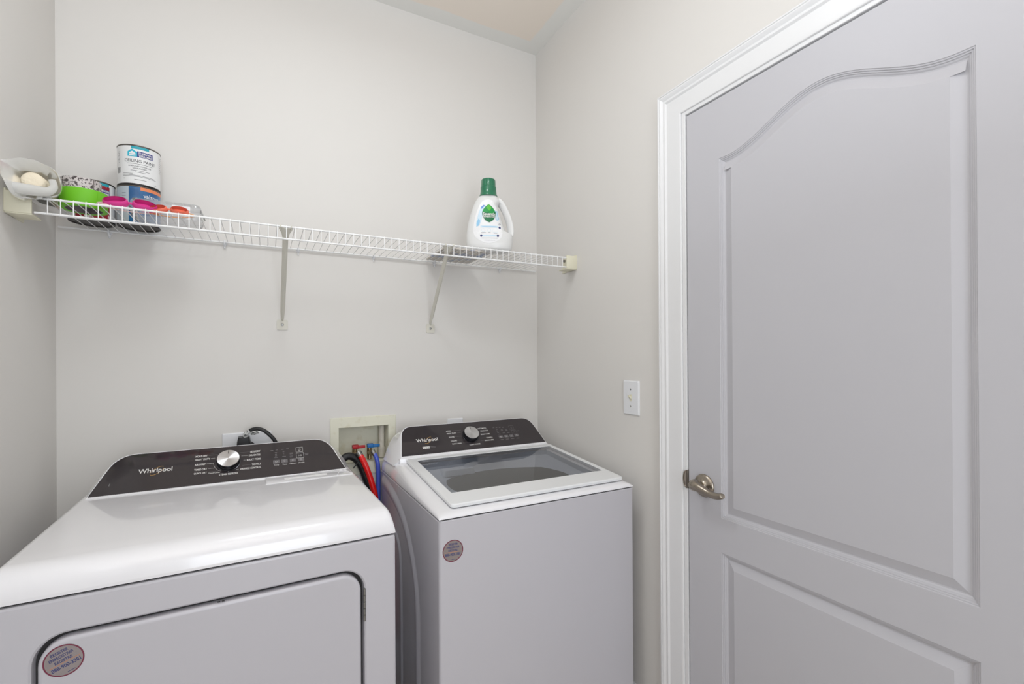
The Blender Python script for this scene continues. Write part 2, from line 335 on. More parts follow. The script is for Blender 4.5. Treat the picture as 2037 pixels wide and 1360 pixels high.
# ------------------------------------------------------------------ door_1
def door():
    y0, y1, z0, z1 = DY0, 1.0347, 0.01, 2.0280
    ya, yb = 0.3650, 0.9190
    def arch(zs, zp, n=36):     # from yb (left in view) to ya along the top, cathedral S curve
        out = []
        for i in range(n+1):
            t = i/n; s = abs(2*t-1)
            k = 0.5+0.5*math.cos(PI*min(1, s/0.92))
            out.append((yb+(ya-yb)*t, zs+(zp-zs)*k))
        return out
    up = arch(1.853, 1.933)+[(ya, 0.8155), (yb, 0.8155)]
    lo = [(yb, 0.7160), (ya, 0.7160), (ya, 0.215), (yb, 0.215)]
    outer = [(y1, z1), (y0, z1), (y0, z0), (y1, z0)]
    mb = MB(); X = R+0.002
    flat, tri = tess([outer, up, lo]); mb.add([(X, y, z) for y, z in flat], tri)
    mb.add([(X, y, z) for y, z in outer]+[(X+0.035, y, z) for y, z in outer], [(0, 1, 5, 4), (1, 2, 6, 5), (2, 3, 7, 6), (3, 0, 4, 7), (4, 5, 6, 7)])
    prof = [(0, 0), (0.0012, 0.0016), (0.0036, 0.0020), (0.0048, 0.0042), (0.0072, 0.0046), (0.0084, 0.0068), (0.0108, 0.0076), (0.0135, 0.0098), (0.0160, 0.0102), (0.0370, 0.0030), (0.0385, 0.0022)]
    for loop in (up, lo):
        n = len(loop)
        ar = sum(loop[i][0]*loop[(i+1) % n][1]-loop[(i+1) % n][0]*loop[i][1] for i in range(n)); sg = 1 if ar > 0 else -1
        nr = []
        for i in range(n):
            a, b2, c2 = Vector(loop[i-1]), Vector(loop[i]), Vector(loop[(i+1) % n])
            e1 = (b2-a).normalized(); e2 = (c2-b2).normalized()
            n1 = Vector((-e1.y, e1.x))*sg; n2 = Vector((-e2.y, e2.x))*sg; m_ = (n1+n2); m_ /= max(0.3, m_.dot(n1)); nr.append(m_)
        rings = [[(X+dp, loop[i][0]+nr[i].x*d, loop[i][1]+nr[i].y*d) for i in range(n)] for d, dp in prof]
        mb.loft(rings, cap0=False, cap1=False)
        inn = [(q[1], q[2]) for q in rings[-1]]; flat, tri = tess([inn]); mb.add([(X+prof[-1][1], y, z) for y, z in flat], tri)
    bm = bmesh.new(); me = bpy.data.meshes.new('x'); me.from_pydata(mb.v, [], mb.f); bm.from_mesh(me); bmesh.ops.remove_doubles(bm, verts=bm.verts[:], dist=0.00002)
    mb2 = MB().bm(bm)
    d = struct('door_1', mb2, DOORP, smooth=14)
    # lever handle
    hy, hz = 0.9755, 0.8965; F = Matrix(((0, 0, -1, R+0.001), (1, 0, 0, hy), (0, 1, 0, hz), (0, 0, 0, 1)))   # local: x->+y, y->z, z-> -x (towards room)
    h = MB().lathe([(0.034, 0), (0.0345, 0.003), (0.033, 0.006), (0.028, 0.009), (0.021, 0.0115), (0.0165, 0.016), (0.0150, 0.018), (0.0105, 0.018)], T=F, n=40).build('door_handle', NICKEL, d, 35)
    h['label'] = 'satin nickel lever handle with a round rose'
    lv = MB().lathe([(0.0105, 0.016), (0.0105, 0.034), (0.0115, 0.037), (0.0115, 0.042)], T=F, n=32)
    pts = [(R-0.040, hy+0.001, hz+0.006), (R-0.0455, hy-0.006, hz+0.0065), (R-0.047, hy-0.020, hz+0.0045), (R-0.046, hy-0.038, hz), (R-0.045, hy-0.057, hz-0.0050), (R-0.045, hy-0.078, hz-0.0055), (R-0.046, hy-0.096, hz-0.001), (R-0.047, hy-0.1005, hz+0.0005)]
    lv.tube(pts, lambda t: (0.0118*(1-t)**1.5+0.0062+0.0016*math.sin(PI*t**3)) if t < 0.985 else 0.0045, n=20)
    lv.lathe([(0.0095, 0.034), (0.0125, 0.039), (0.0135, 0.044), (0.0125, 0.049), (0.008, 0.0515)], T=F @ Matrix.Translation((0.0015, 0.0065, 0)), n=32)
    lv.build('lever', NICKEL, h, 50)
    MB().lathe([(0.0035, 0.0105), (0.0035, 0.0125), (0.0015, 0.0125)], T=F @ Matrix.Translation((-0.022, -0.004, 0)), n=12).lathe([(0.0035, 0.0105), (0.0035, 0.0125), (0.0015, 0.0125)], T=F @ Matrix.Translation((0.022, 0.004, 0)), n=12).build('rose_screw', GASKET, h)
    return d
door()

# ------------------------------------------------------------------ ceiling lamp (out of view)
lamp = empty('ceiling_lamp', LAMP, 0, 'round flush ceiling lamp with opal glass dome', 'lamp')
MB().lathe([(0.19, 0), (0.19, -0.025), (0.17, -0.028)], n=48).build('base', PLASTW, lamp)
MB().lathe([(0.168, -0.026), (0.160, -0.060), (0.12, -0.088), (0.06, -0.101), (0.005, -0.104)], n=48, cap0=False).build('lamp_shade', LAMPE, lamp)

# ------------------------------------------------------------------ appliances
def heightfield(xs, ys, zf, skip=None, base=None):
    """grid top surface, with optional rectangular opening; skirts down to base"""
    mb = MB(); nx, ny = len(xs), len(ys); vs = [(x, y, zf(x, y)) for y in ys for x in xs]; fs = []
    for j in range(ny-1):
        for i in range(nx-1):
            if skip and skip(0.5*(xs[i]+xs[i+1]), 0.5*(ys[j]+ys[j+1])): continue
            fs.append((j*nx+i, j*nx+i+1, (j+1)*nx+i+1, (j+1)*nx+i))
    mb.add(vs, fs)
    if base is not None:
        per = [(i, 0) for i in range(nx)]+[(nx-1, j) for j in range(1, ny)]+[(i, ny-1) for i in range(nx-2, -1, -1)]+[(0, j) for j in range(ny-2, 0, -1)]
        top = [vs[j*nx+i] for i, j in per]; bot = [(x, y, base) for x, y, z in top]; n = len(per)
        mb.add(top+bot, [(k, (k+1) % n, (k+1) % n+n, k+n) for k in range(n)])
    return mb
def spaced(a, b, ra, rb, extra, n=7):
    s = {a, b}
    for k in range(n+1):
        t = 1-math.cos(PI/2*k/n)
        s.add(a+ra*t)
        if rb: s.add(b-rb*t)
    for e in extra: s.add(e)
    m = 12
    for k in range(1, m): s.add(a+ra+(b-rb-a-ra)*k/m)
    out = []
    for v in sorted(s):
        if not out or v-out[-1] > 4e-4: out.append(v)
    return out
def qf(d, r):
    if d >= r: return 1.0
    t = 1-max(d, 0)/r; return math.sqrt(max(0, 1-t**2.3))
def trap(wb, wt, h, r, n=8, v0=0.0):
    """console outline: flat bottom, slanting sides, rounded top corners (u,v)"""
    pts = [(-wb, v0), (wb, v0)]
    for sgn in (1, -1):
        cor = Vector((sgn*wt, h)); side = (Vector((sgn*wb, v0))-cor).normalized(); topd = Vector((-sgn, 0))
        P1 = cor+side*r; P2 = cor+topd*r
        seg = [((1-t)**2*P1+2*t*(1-t)*cor+t*t*P2) for t in [k/n for k in range(n+1)]]
        if sgn < 0: seg = seg[::-1]
        pts += [(p.x, p.y) for p in seg]
    return pts
def console(root, y0, z0, y1, z1, wb, wt, r, back_y, hwb, hwt, L0, zbb):
    vy, vz = (y1-y0)/L0, (z1-z0)/L0     # up-panel direction, per unit of the layout's v
    Lh = math.hypot(vy, vz); ny, nz = -vz/Lh, vy/Lh                                                   # outward normal (towards front/up)
    f = lambda u, v, o=0.0: (u, y0+vy*v+ny*o, z0+vz*v+nz*o)
    H = 0.1165
    front = [f(u, v, -0.0005) for u, v in trap(wb+0.004, wt+0.003, H+0.0025, r+0.002, v0=-0.004)]
    mid = [f(u, v, -0.006) for u, v in trap(wb+0.008, wt+0.005, H+0.004, r+0.004, v0=-0.010)]
    zt = z0+vz*(H+0.009)
    bk = [(u, back_y, v) for u, v in trap(hwb, hwt, zt-0.026, r+0.02, v0=zbb)]
    fl_ = [f(u, v, -0.026) for u, v in trap(hwb-0.002, wt+0.013, H-0.002, r+0.010, v0=-0.016)]
    hs = MB().loft([front, mid, fl_, bk]).build('console', APPL, root, 35)
    pn = MB(); o1 = trap(wb, wt, H, r)
    pn.loft([[f(u, v, -0.001) for u, v in o1], [f(u, v, 0.0012) for u, v in o1]])
    p = pn.build('control_panel', PANELK, root, 30); p['label'] = 'dark grey glossy control panel'
    return f, p
def knob(root, f, u, v, rad, hgt, vy, vz):
    zax = Vector((0, -vz, vy)); xax = Vector((1, 0, 0)); yax = zax.cross(xax)
    Mx = Matrix((xax, yax, zax)).transposed().to_4x4(); Mx.translation = Vector(f(u, v, 0.0013))
    k = MB().lathe([(rad*1.12, 0), (rad*1.12, 0.0015), (rad*1.02, 0.002), (rad*1.02, hgt*0.35), (rad, hgt*0.4), (rad, hgt-0.001), (rad-0.001, hgt-0.0002)], n=64).build('dial_knob', KNOBS, root, 30, mtx=Mx)
    fc = MB(); n = 64; rings = [[((rad-0.0012)*s*math.cos(2*PI*j/n), (rad-0.0012)*s*math.sin(2*PI*j/n), hgt+0.0002) for j in range(n)] for s in (1, 0.6, 0.25, 0.03)]
    fc.loft(rings, cap0=False); fc.build('knob_face', KNOBF, k, 0); k['label'] = 'round dial with brushed aluminium face'
    MB().box((-0.0007, rad*0.55, hgt+0.0003), (0.0007, rad*0.9, hgt+0.0006)).build('pointer', GASKET, k, 0)
def swirl(mb, u, v, s, f):
    pts = ring_pts(u, v, 0.0165*s, 0.0072*s, 40, 0.62, PI*0.05, PI*0.80); line_uv(mb, pts, 0.0008, f, GOLD)
    pts = ring_pts(u, v, 0.0165*s, 0.0072*s, 40, 0.62, PI*1.0, PI*1.85); line_uv(mb, pts, 0.0010, f, GOLD)
def sticker(root, u, z, rad, rot, yy=0.0):
    f = lambda a, b2, o=0.0006: (a, yy-o, b2)
    st = MB(); st.loft([[f(a, b2, 0.0002) for a, b2 in ring_pts(u, z, rad, rad, 48)], [f(a, b2, 0.0005) for a, b2 in ring_pts(u, z, rad, rad, 48)]])
    s = st.build('round_sticker', STICK, root, 0); s['label'] = 'silver round registration sticker with a maroon ring'
    t = MB(); line_uv(t, ring_pts(u, z, rad*0.955, rad*0.955, 48), rad*0.07, f, MAROON, True)
    kw = dict(rot=rot, piv=(u, z))
    text(t, 'REGISTER', u-rad*.44, u+rad*.44, z+rad*.60, rad*.19, f, NAVY, 0.02, **kw)
    text(t, 'ENREGISTRER', u-rad*.62, u+rad*.62, z+rad*.32, rad*.19, f, NAVY, 0.02, **kw)
    text(t, 'REGISTRE', u-rad*.44, u+rad*.44, z+rad*.04, rad*.19, f, NAVY, 0.02, **kw)
    quad(t, u-rad*.80, u+rad*.80, z-rad*.13, z-rad*.10, f, ORNG, rot=rot, piv=(u, z))
    text(t, '888-900-3381', u-rad*.74, u+rad*.74, z-rad*.33, rad*.24, f, NAVY, 0.02, **kw)
    quad(t, u-rad*.10, u+rad*.30, z-rad*.80, z-rad*.77, f, NAVY, rot=rot, piv=(u, z))
    t.build('lettering', None, s, 0)
def icon_power(mb, u, v, s, f, m):
    line_uv(mb, ring_pts(u, v, s, s, 20, 0, PI*0.65, PI*2.35), s*0.28, f, m); line_uv(mb, [(u, v+s*.1), (u, v+s*1.25)], s*0.28, f, m)
def icon_play(mb, u, v, s, f, m):
    line_uv(mb, [(u-1.5*s, v-s), (u-1.5*s, v+s), (u-.1*s, v)], s*.3, f, m, True)
    line_uv(mb, [(u+.5*s, v-s), (u+.5*s, v+s)], s*.32, f, m); line_uv(mb, [(u+1.3*s, v-s), (u+1.3*s, v+s)], s*.32, f, m)
def boxline(mb, u0, u1, v0, v1, f, m, wd=0.001): line_uv(mb, [(u0, v0), (u1, v0), (u1, v1), (u0, v1)], wd, f, m, True)

ZS = 0.8425
# ---- dryer
def dryer():
    rt_ = empty('dryer', (-0.0804, 1.1725, 0), math.radians(1.7), 'white front loading clothes dryer left of the washer, square hinged door', 'dryer')
    hw, dep = 0.3685, 0.695
    # cabinet: front skin with door recess
    mb = MB(); zt, zb = ZS-0.003, 0.02
    dx0, dx1, dz0, dz1 = -0.3035, 0.2955, 0.145, 0.7765
    hole = rrect(dx0, dx1, dz0, dz1, 0.055, 10); out = rrect(-hw+0.006, hw-0.006, zb, zt-0.006, 0.004, 3)
    fl, tr = tess([out, hole]); mb.add([(x, 0, z) for x, z in fl], tr)
    e1 = rrect(-hw+0.0015, hw-0.0015, zb, zt-0.0015, 0.006, 3); e2 = rrect(-hw, hw, zb, zt, 0.006, 3)
    mb.loft([[(x, 0, z) for x, z in out], [(x, 0.0018, z) for x, z in e1], [(x, 0.007, z) for x, z in e2], [(x, dep, z) for x, z in e2]], cap0=False)
    h2 = rrect(dx0+0.0035, dx1-0.0035, dz0+0.0035, dz1-0.0035, 0.052, 10); h3 = rrect(dx0+0.006, dx1-0.006, dz0+0.006, dz1-0.006, 0.05, 10)
    mb.loft([[(x, 0, z) for x, z in hole], [(x, 0.003, z) for x, z in h2], [(x, 0.020, z) for x, z in h3]], cap0=False)
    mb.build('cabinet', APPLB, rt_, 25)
    # dark gap liner
    MB().box((-hw+0.006, 0.006, ZS-0.006), (hw-0.006, dep-0.01, ZS+0.004)).build('seam_gasket', GASKET, rt_, 0)
    # top
    def zf(x, y):
        H = 0.0570
        return ZS+0.0008+H*(0.18+0.82*qf(hw-abs(x), 0.022))*(0.10+0.90*qf(y, 0.050))
    xs = spaced(-hw, hw, 0.022, 0.022, []); ys = spaced(0, 0.680, 0.050, 0.004, [])
    heightfield(xs, ys, zf, base=ZS+0.0008).build('top_panel', APPL, rt_, 40)
    # door with rolled rim
    d = MB(); g = 0.0122; r1 = rrect(dx0+g, dx1-g, dz0+g, dz1-g, 0.046, 10)
    def ins(k, rr): return rrect(dx0+g+k, dx1-g-k, dz0+g+k, dz1-g-k, rr, 10)
    d.loft([[(x, 0.018, z) for x, z in ins(0, .046)], [(x, 0.004, z) for x, z in ins(0, .046)], [(x, 0.0005, z) for x, z in ins(.0015, .045)], [(x, -0.0014, z) for x, z in ins(.005, .042)], [(x, -0.0016, z) for x, z in ins(.008, .038)], [(x, -0.0014, z) for x, z in ins(.010, .036)]])
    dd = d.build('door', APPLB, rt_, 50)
    MB().loft([[(x, 0.0170, z) for x, z in rrect(dx0+.005, dx1-.005, dz0+.005, dz1-.005, .05, 10)], [(x, 0.0175, z) for x, z in rrect(dx0+.005, dx1-.005, dz0+.005, dz1-.005, .05, 10)]]).build('door_gasket', GASKET, rt_, 0)
    for zc in (0.6825, 0.235):
        hg = MB()
        for k in range(5): hg.lathe([(0.0028, -0.039+k*0.0158), (0.0028, -0.0245+k*0.0158)], T=Matrix.Translation((dx1-0.004, -0.0005, zc)), n=12)
        hg.box((dx1-0.0055, 0.0015, zc-0.04), (dx1-0.002, 0.004, zc+0.04)).build('hinge', STEEL, rt_, 40)
    sticker(rt_, -0.2545, 0.7230, 0.0295, math.radians(21), -0.0014)
    # latch marks on the door rim
    MB().box((-0.012, -0.0012, 0.7665), (-0.007, 0.0005, 0.7685)).box((-0.004, -0.0012, 0.7665), (0.001, 0.0005, 0.7685)).build('latch_mark', GASKET, rt_, 0)
    # lint screen cover
    lc = MB(); oo = rrect(0.092, 0.350, 0.437, 0.519, 0.004, 3); zc = ZS+0.0578
    lc.loft([[(x, y, zc-0.001) for x, y in oo], [(x, y, zc+0.0012) for x, y in oo], [(x, y, zc+0.0022) for x, y in rrect(0.0945, 0.3475, 0.4395, 0.5165, 0.004, 3)]])
    cv = lc.build('lint_screen_cover', APPL, rt_, 20)
    rb = MB().tube([(0.300, 0.443, zc+0.0018), (0.306, 0.470, zc+0.0022), (0.320, 0.500, zc+0.0022), (0.336, 0.480, zc+0.0022), (0.345, 0.446, zc+0.0018)], 0.0022, n=8); rb.build('finger_ridge', APPL, cv, 40)
    MB().box((0.146, 0.4665, zc+0.0022), (0.272, 0.4860, zc+0.0027)).build('paper_label', mat('bright_paper', rgb(252, 252, 252), 0.5), cv, 0)
    # console
    y0, z0, y1, z1 = .52, .905, .618, 1.002
    f, pnl = console(rt_, y0, z0, y1, z1, 0.338, 0.288, 0.046, 0.672, 0.366, 0.315, 0.1229, 0.895)
    Lh = math.hypot(y1-y0, z1-z0)
    t = MB(); g_ = lambda u, v: f(u, v, 0.0016)
    hh = 0.0062
    for s, a, b2, v in [('MORE DRY', -0.0969, -0.0655, 0.0913), ('HEAVY DUTY', -0.0977, -0.0586, 0.08), ('AIR ONLY', -0.0976, -0.0692, 0.0636), ('TIMED DRY', -0.0982, -0.0648, 0.0473), ('QUICK DRY', -0.0983, -0.065, 0.035), ('Timed Cycles', -0.061, -0.0309, 0.0315), ('LESS DRY', 0.0524, 0.0812, 0.0909), ('DELICATES', 0.0481, 0.0811, 0.0787), ('BULKY ITEMS', 0.0424, 0.0823, 0.064), ('TOWELS', 0.0564, 0.082, 0.0466), ('WRINKLE CONTROL', 0.023, 0.0825, 0.035), ('STEAM REFRESH', -0.0327, 0.0176, 0.0235)]:
        text(t, s, a, b2, v, hh if s.isupper() else 0.005, g_, INKW, 0.012)
    for p in ([(-.063, .0918), (-.037, .0918)], [(-.056, .0803), (-.045, .0803)], [(-.067, .0638), (-.0482, .0638)], [(-.0482, .0638), (-.0475, .056), (-.0435, .047), (-.036, .039), (-.027, .0352)], [(-.062, .0475), (-.0445, .0475)], [(-.062, .0362), (-.027, .0362)], [(.0215, .0915), (.0495, .0912)], [(.027, .0795), (.045, .079)], [(.033, .0642), (.039, .0642)], [(.030, .0468), (.054, .0468)], [(.013, .0352), (.020, .0352)], [(-.0085, .0300), (-.0085, .0345)]):
        line_uv(t, p, 0.0006, g_, INKG if len(p) == 2 and abs(p[0][0]-p[1][0]) > .02 else INKW)
    t.build('dial_lettering', None, pnl, 0); t = MB()
    boxline(t, .1885, .2095, .0745, .0915, g_, INKW); icon_power(t, .199, .0825, .0032, g_, INKW)
    boxline(t, .1885, .2110, .0535, .0705, g_, INKW); icon_play(t, .200, .062, .0026, g_, INKW)
    for u in (.127, .1515, .177, .2015): quad(t, u-.0095, u+.0095, .0415, .0535, g_, INKG)
    for u in (.127, .1515, .177, .2015): line_uv(t, ring_pts(u, .0478, .0026, .0026, 12), .0009, g_, INKW, True)
    for s, a, b2 in (('Temp', .1194, .1345), ('Time', .1445, .1585), ('Options', .1665, .1865), ('Wrinkle', .1925, .2115)): text(t, s, a, b2, .0358, .0045, g_, INKW, 0.01)
    for u, v, l in [(.1155, .0885, .008), (.130, .0890, .007), (.1475, .0895, .007), (.1625, .0900, .008), (.127, .080, .007), (.127, .074, .006), (.127, .068, .006), (.1275, .0625, .011), (.150, .080, .005), (.150, .0745, .004), (.150, .069, .004), (.151, .0635, .011), (.173, .0735, .010), (.1735, .070, .010), (.173, .0625, .010), (.173, .059, .009), (.2205, .0665, .012), (.2205, .0630, .010)]:
        quad(t, u-l/2, u+l/2, v-.0010, v+.0010, g_, INKG)
    t.build('keypad_lettering', None, pnl, 0)
    lg = MB(); text(lg, 'Whirlpool', -.2353, -.1532, .0575, .0175, g_, INKW, 0.015); swirl(lg, -.1905, .0575, 1.15, g_); lg.build('logo', None, pnl, 0)
    knob(rt_, f, -0.0085, 0.0635, 0.0315, 0.021, (y1-y0)/Lh, (z1-z0)/Lh)
    for sx_ in (-0.3, 0.3):
        for sy_ in (0.06, 0.63): MB().lathe([(0.02, 0), (0.022, 0.004), (0.015, 0.022)], T=Matrix.Translation((sx_, sy_, 0)), n=20).build('foot', BLACKR, rt_)
dryer()

# ---- washer
def washer():
    rt_ = empty('washing_machine', (0.7585, 1.217, 0), math.radians(0.5), 'white top loading washing machine with tinted glass lid, beside the right wall', 'washing machine')
    hw, dep = 0.346, 0.690
    mb = MB(); e = [rrect(-hw+k, hw-k, k2, dep, 0.010-k*0.5, 4) for k, k2 in ((0, 0), (0, 0), (0.002, 0.002))]
    mb.loft([[(x, y, 0.02) for x, y in e[0]], [(x, y, ZS-0.006) for x, y in e[1]], [(x, y, ZS-0.003) for x, y in e[2]]])
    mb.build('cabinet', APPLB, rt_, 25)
    # pressed ribs of the left and right side panels
    for sg in (-1, 1):
        rb = MB()
        for path, wd, ht in (([(0.655, 0.800), (0.56, 0.795), (0.42, 0.765), (0.31, 0.705), (0.235, 0.615), (0.205, 0.52), (0.200, 0.40), (0.200, 0.20), (0.200, 0.03)], 0.034, 0.0065), ([(0.60, 0.03), (0.60, 0.50), (0.575, 0.60), (0.52, 0.65), (0.46, 0.655), (0.41, 0.62), (0.395, 0.54), (0.39, 0.40), (0.39, 0.03)], 0.022, 0.005)):
            P = catmull([Vector((0, y, z)) for y, z in path], 8); rings = []
            for i, p in enumerate(P):
                t = (P[min(i+1, len(P)-1)]-P[max(i-1, 0)]).normalized(); nn_ = Vector((1, 0, 0)).cross(t)
                rings.append([tuple(Vector((sg*(hw-0.0005+ht*(0.5+0.5*math.cos(PI*k/6))), 0, 0))+p+nn_*(wd*k/6)) for k in range(-6, 7)])
            rb.loft(rings, closed=False, cap0=False, cap1=False)
        rb.build('side_rib', APPLB, rt_, 60)
    MB().box((-hw+0.006, 0.006, ZS-0.006), (hw-0.006, 0.64, ZS+0.003)).build('seam_gasket', GASKET, rt_, 0)
    hx0, hx1, hy0, hy1 = -0.262, 0.286, 0.082, 0.462
    def top(y): return 0.857+(0.898-0.857)*min(1.0, max(0, (y-0.026)/0.46))
    def zf(x, y): return ZS+0.0008+(top(y)-ZS)*(0.15+0.85*qf(hw-abs(x), 0.040))*(0.10+0.90*qf(y, 0.032))
    xs = spaced(-hw, hw, 0.040, 0.040, [hx0, hx1]); ys = spaced(0, 0.675, 0.032, 0.004, [hy0, hy1])
    dk = heightfield(xs, ys, zf, skip=lambda x, y: hx0 < x < hx1 and hy0 < y < hy1, base=ZS+0.0008)
    dk.build('top_deck', APPL, rt_, 45)
    # tub surround: from the opening down to the round tub mouth
    n = 64; cx, cy, cr_ = 0.020, 0.270, 0.212
    sq = []
    for j in range(n):
        a = 2*PI*j/n; c_, s_ = math.cos(a), math.sin(a); k = min(((hx1-hx0)/2)/max(1e-6, abs(c_)), ((hy1-hy0)/2)/max(1e-6, abs(s_)))
        sq.append(((hx0+hx1)/2+c_*k, (hy0+hy1)/2+s_*k))
    ci = [(cx+cr_*math.cos(2*PI*j/n), min(hy1-0.012, max(hy0+0.012, cy+cr_*0.80*math.sin(2*PI*j/n)))) for j in range(n)]
    ts = MB().loft([[(x, y, zf(x, y)-0.0005) for x, y in sq], [(x, y, top(y)-0.018) for x, y in sq], [(x*0.25+X*0.75, y*0.25+Y*0.75, 0.846) for (x, y), (X, Y) in zip(sq, ci)], [(x, y, 0.838) for x, y in ci]], cap0=False, cap1=False)
    ts.build('tub_surround', TUBG, rt_, 35)
    rg = MB().loft([[(x, y, 0.8382) for x, y in ci], [(cx+(x-cx)*0.97, cy+(y-cy)*0.97, 0.830) for x, y in ci], [(cx+(x-cx)*0.93, cy+(y-cy)*0.93, 0.812) for x, y in ci], [(cx+(x-cx)*0.93, cy+(y-cy)*0.93, 0.785) for x, y in ci]], cap0=False, cap1=False)
    rg.build('tub_ring', TUBD, rt_, 40)
    dr = MB().loft([[(cx+(x-cx)*s, cy+(y-cy)*s, z) for x, y in ci] for s, z in ((0.93, 0.787), (0.99, 0.77), (1.0, 0.50), (0.9, 0.45))], cap0=False)
    dr.build('drum', DRUM, rt_, 40)
    MB().lathe([(0.075, 0.45), (0.05, 0.48), (0.035, 0.52), (0.03, 0.62), (0.012, 0.63)], T=Matrix.Translation((cx, cy, 0)), n=32).build('agitator', TUBD, rt_, 40)
    dp = MB().loft([[(x, y, 0.852) for x, y in rrect(-0.19, -0.06, 0.40, 0.455, 0.012)], [(x, y, 0.872) for x, y in rrect(-0.185, -0.065, 0.405, 0.453, 0.010)]]); dp.build('detergent_tray', TUBG, rt_, 35)
    # lid: frame + glass in the sloping lid plane
    Lh = math.hypot(0.46, 0.04); cy_, cz_ = 0.46/Lh, 0.04/Lh
    lf = lambda u, v, o=0.0: (u, 0.026+cy_*v-cz_*o, 0.872+cz_*v+cy_*o)
    lx0, lx1, lv1 = -0.300, 0.326, 0.468; gx0, gx1, gv0, gv1 = -0.268, 0.306, 0.086, 0.440
    nn = 6
    o1 = rrect(lx0, lx1, 0, lv1, 0.012, nn); o2 = rrect(lx0+.003, lx1-.003, .003, lv1-.003, 0.010, nn)
    i1 = rrect(gx0, gx1, gv0, gv1, 0.002, nn); i2 = rrect(gx0+.001, gx1-.001, gv0+.001, gv1-.001, 0.002, nn)
    fr = MB(); n4 = len(o1)
    rings = [[lf(u, v, -0.012) for u, v in o2], [lf(u, v, -0.010) for u, v in o1], [lf(u, v, -0.003) for u, v in o1], [lf(u, v, 0.0) for u, v in o2], [lf(u, v, 0.0) for u, v in i1], [lf(u, v, -0.0012) for u, v in i2], [lf(u, v, -0.010) for u, v in i2], [lf(u, v, -0.012) for u, v in i1], [lf(u, v, -0.012) for u, v in o2]]
    fr.loft(rings, cap0=False, cap1=False)
    ld = fr.build('lid', LIDW, rt_, 30)
    MB().add([lf(u, v, -0.0015) for u, v in i2], [tuple(range(len(i2)))]).build('lid_glass', GLASSL, ld, 0)['label'] = 'tinted see-through glass pane'
    for s in (-1, 1): MB().box((0.013+s*0.28-0.02, 0.478, 0.890), (0.013+s*0.28+0.02, 0.500, 0.9085), bev=0.003).build('lid_hinge', APPL, rt_)
    sticker(rt_, -0.3065, 0.7545, 0.0300, math.radians(-3), 0.0)
    y0, z0, y1, z1 = .506, .920, .600, 1.008
    f, pnl = console(rt_, y0, z0, y1, z1, 0.312, 0.285, 0.040, 0.664, 0.343, 0.300, 0.1107, 0.885)
    Lc = math.hypot(y1-y0, z1-z0)
    # skirt joining console and deck
    MB().box((-0.322, 0.497, 0.880), (0.322, 0.535, 0.914), bev=0.004).build('console_skirt', APPL, rt_)
    t = MB(); g_ = lambda u, v: f(u, v, 0.0016)
    for s, a, b2, v in [('MODE', -0.112, -0.0938, 0.0847), ('HEAVY DUTY', -0.1124, -0.0736, 0.0735), ('WATER', -0.1093, -0.0858, 0.0576), ('COLORS', -0.1064, -0.0807, 0.0416), ('QUICK WASH', -0.1048, -0.0645, 0.0289), ('AUTOMATIC', 0.0259, 0.0647, 0.085), ('DELICATES', 0.0342, 0.0686, 0.0732), ('BULKY ITEMS', 0.0302, 0.0715, 0.0579), ('TOWELS', 0.0487, 0.0763, 0.0417), ('DRAIN & SPIN', 0.0368, 0.0779, 0.0305), ('CLEAN WASHER', -0.0346, 0.0133, 0.0190)]:
        text(t, s, a, b2, v, 0.0055, g_, INKW, 0.01)
    for a, b2, v in ((-.092, -.048, .085), (-.072, -.053, .0735), (-.084, -.052, .058), (-.079, -.045, .042), (-.063, -.038, .029), (.018, .024, .085), (.026, .032, .0735), (.024, .029, .058), (.026, .046, .042), (.02, .035, .0305)):
        line_uv(t, [(a, v), (b2, v)], 0.0006, g_, INKG)
    t.build('dial_lettering', None, pnl, 0); t = MB()
    boxline(t, .170, .191, .067, .0855, g_, INKG); icon_power(t, .1805, .076, .0030, g_, INKG)
    boxline(t, .174, .196, .0465, .0645, g_, INKG); icon_play(t, .185, .0555, .0025, g_, INKG)
    for u in (.115, .140, .165, .190): quad(t, u-.0095, u+.0095, .0345, .0455, g_, INKG); line_uv(t, ring_pts(u, .040, .0026, .0026, 12), .0009, g_, INKW, True); quad(t, u-.007, u+.007, .026, .0285, g_, INKG)
    for u, v, l in [(.098, .083, .008), (.112, .0825, .008), (.127, .082, .008), (.142, .0815, .009), (.110, .073, .006), (.110, .066, .006), (.110, .059, .007), (.112, .052, .012), (.132, .071, .009), (.132, .067, .009), (.153, .070, .010), (.153, .066, .010), (.136, .056, .012), (.157, .055, .012), (.205, .060, .010)]:
        quad(t, u-l/2, u+l/2, v-.0010, v+.0010, g_, INKG)
    t.build('keypad_lettering', None, pnl, 0); t = MB()
    quad(t, -.2252, -.1976, .0205, .0290, g_, INKW); text(t, '2 in 1', -.2225, -.2005, .0247, .005, lambda u, v: f(u, v, .002), PANELK, 0.01)
    quad(t, -.1955, -.172, .0262, .0280, g_, INKG); quad(t, -.1955, -.174, .0215, .0233, g_, INKG)
    t.build('badge', None, pnl, 0)
    lg = MB(); text(lg, 'Whirlpool', -.243, -.1566, .0535, .0175, g_, INKW, 0.015); swirl(lg, -.1955, .0535, 1.15, g_); lg.build('logo', None, pnl, 0)
    knob(rt_, f, -0.0165, 0.0575, 0.0315, 0.021, (y1-y0)/Lc, (z1-z0)/Lc)
    for sx_ in (-0.3, 0.3):
        for sy_ in (0.05, 0.64): MB().lathe([(0.02, 0), (0.022, 0.004), (0.015, 0.022)], T=Matrix.Translation((sx_, sy_, 0)), n=20).build('foot', BLACKR, rt_)
washer()

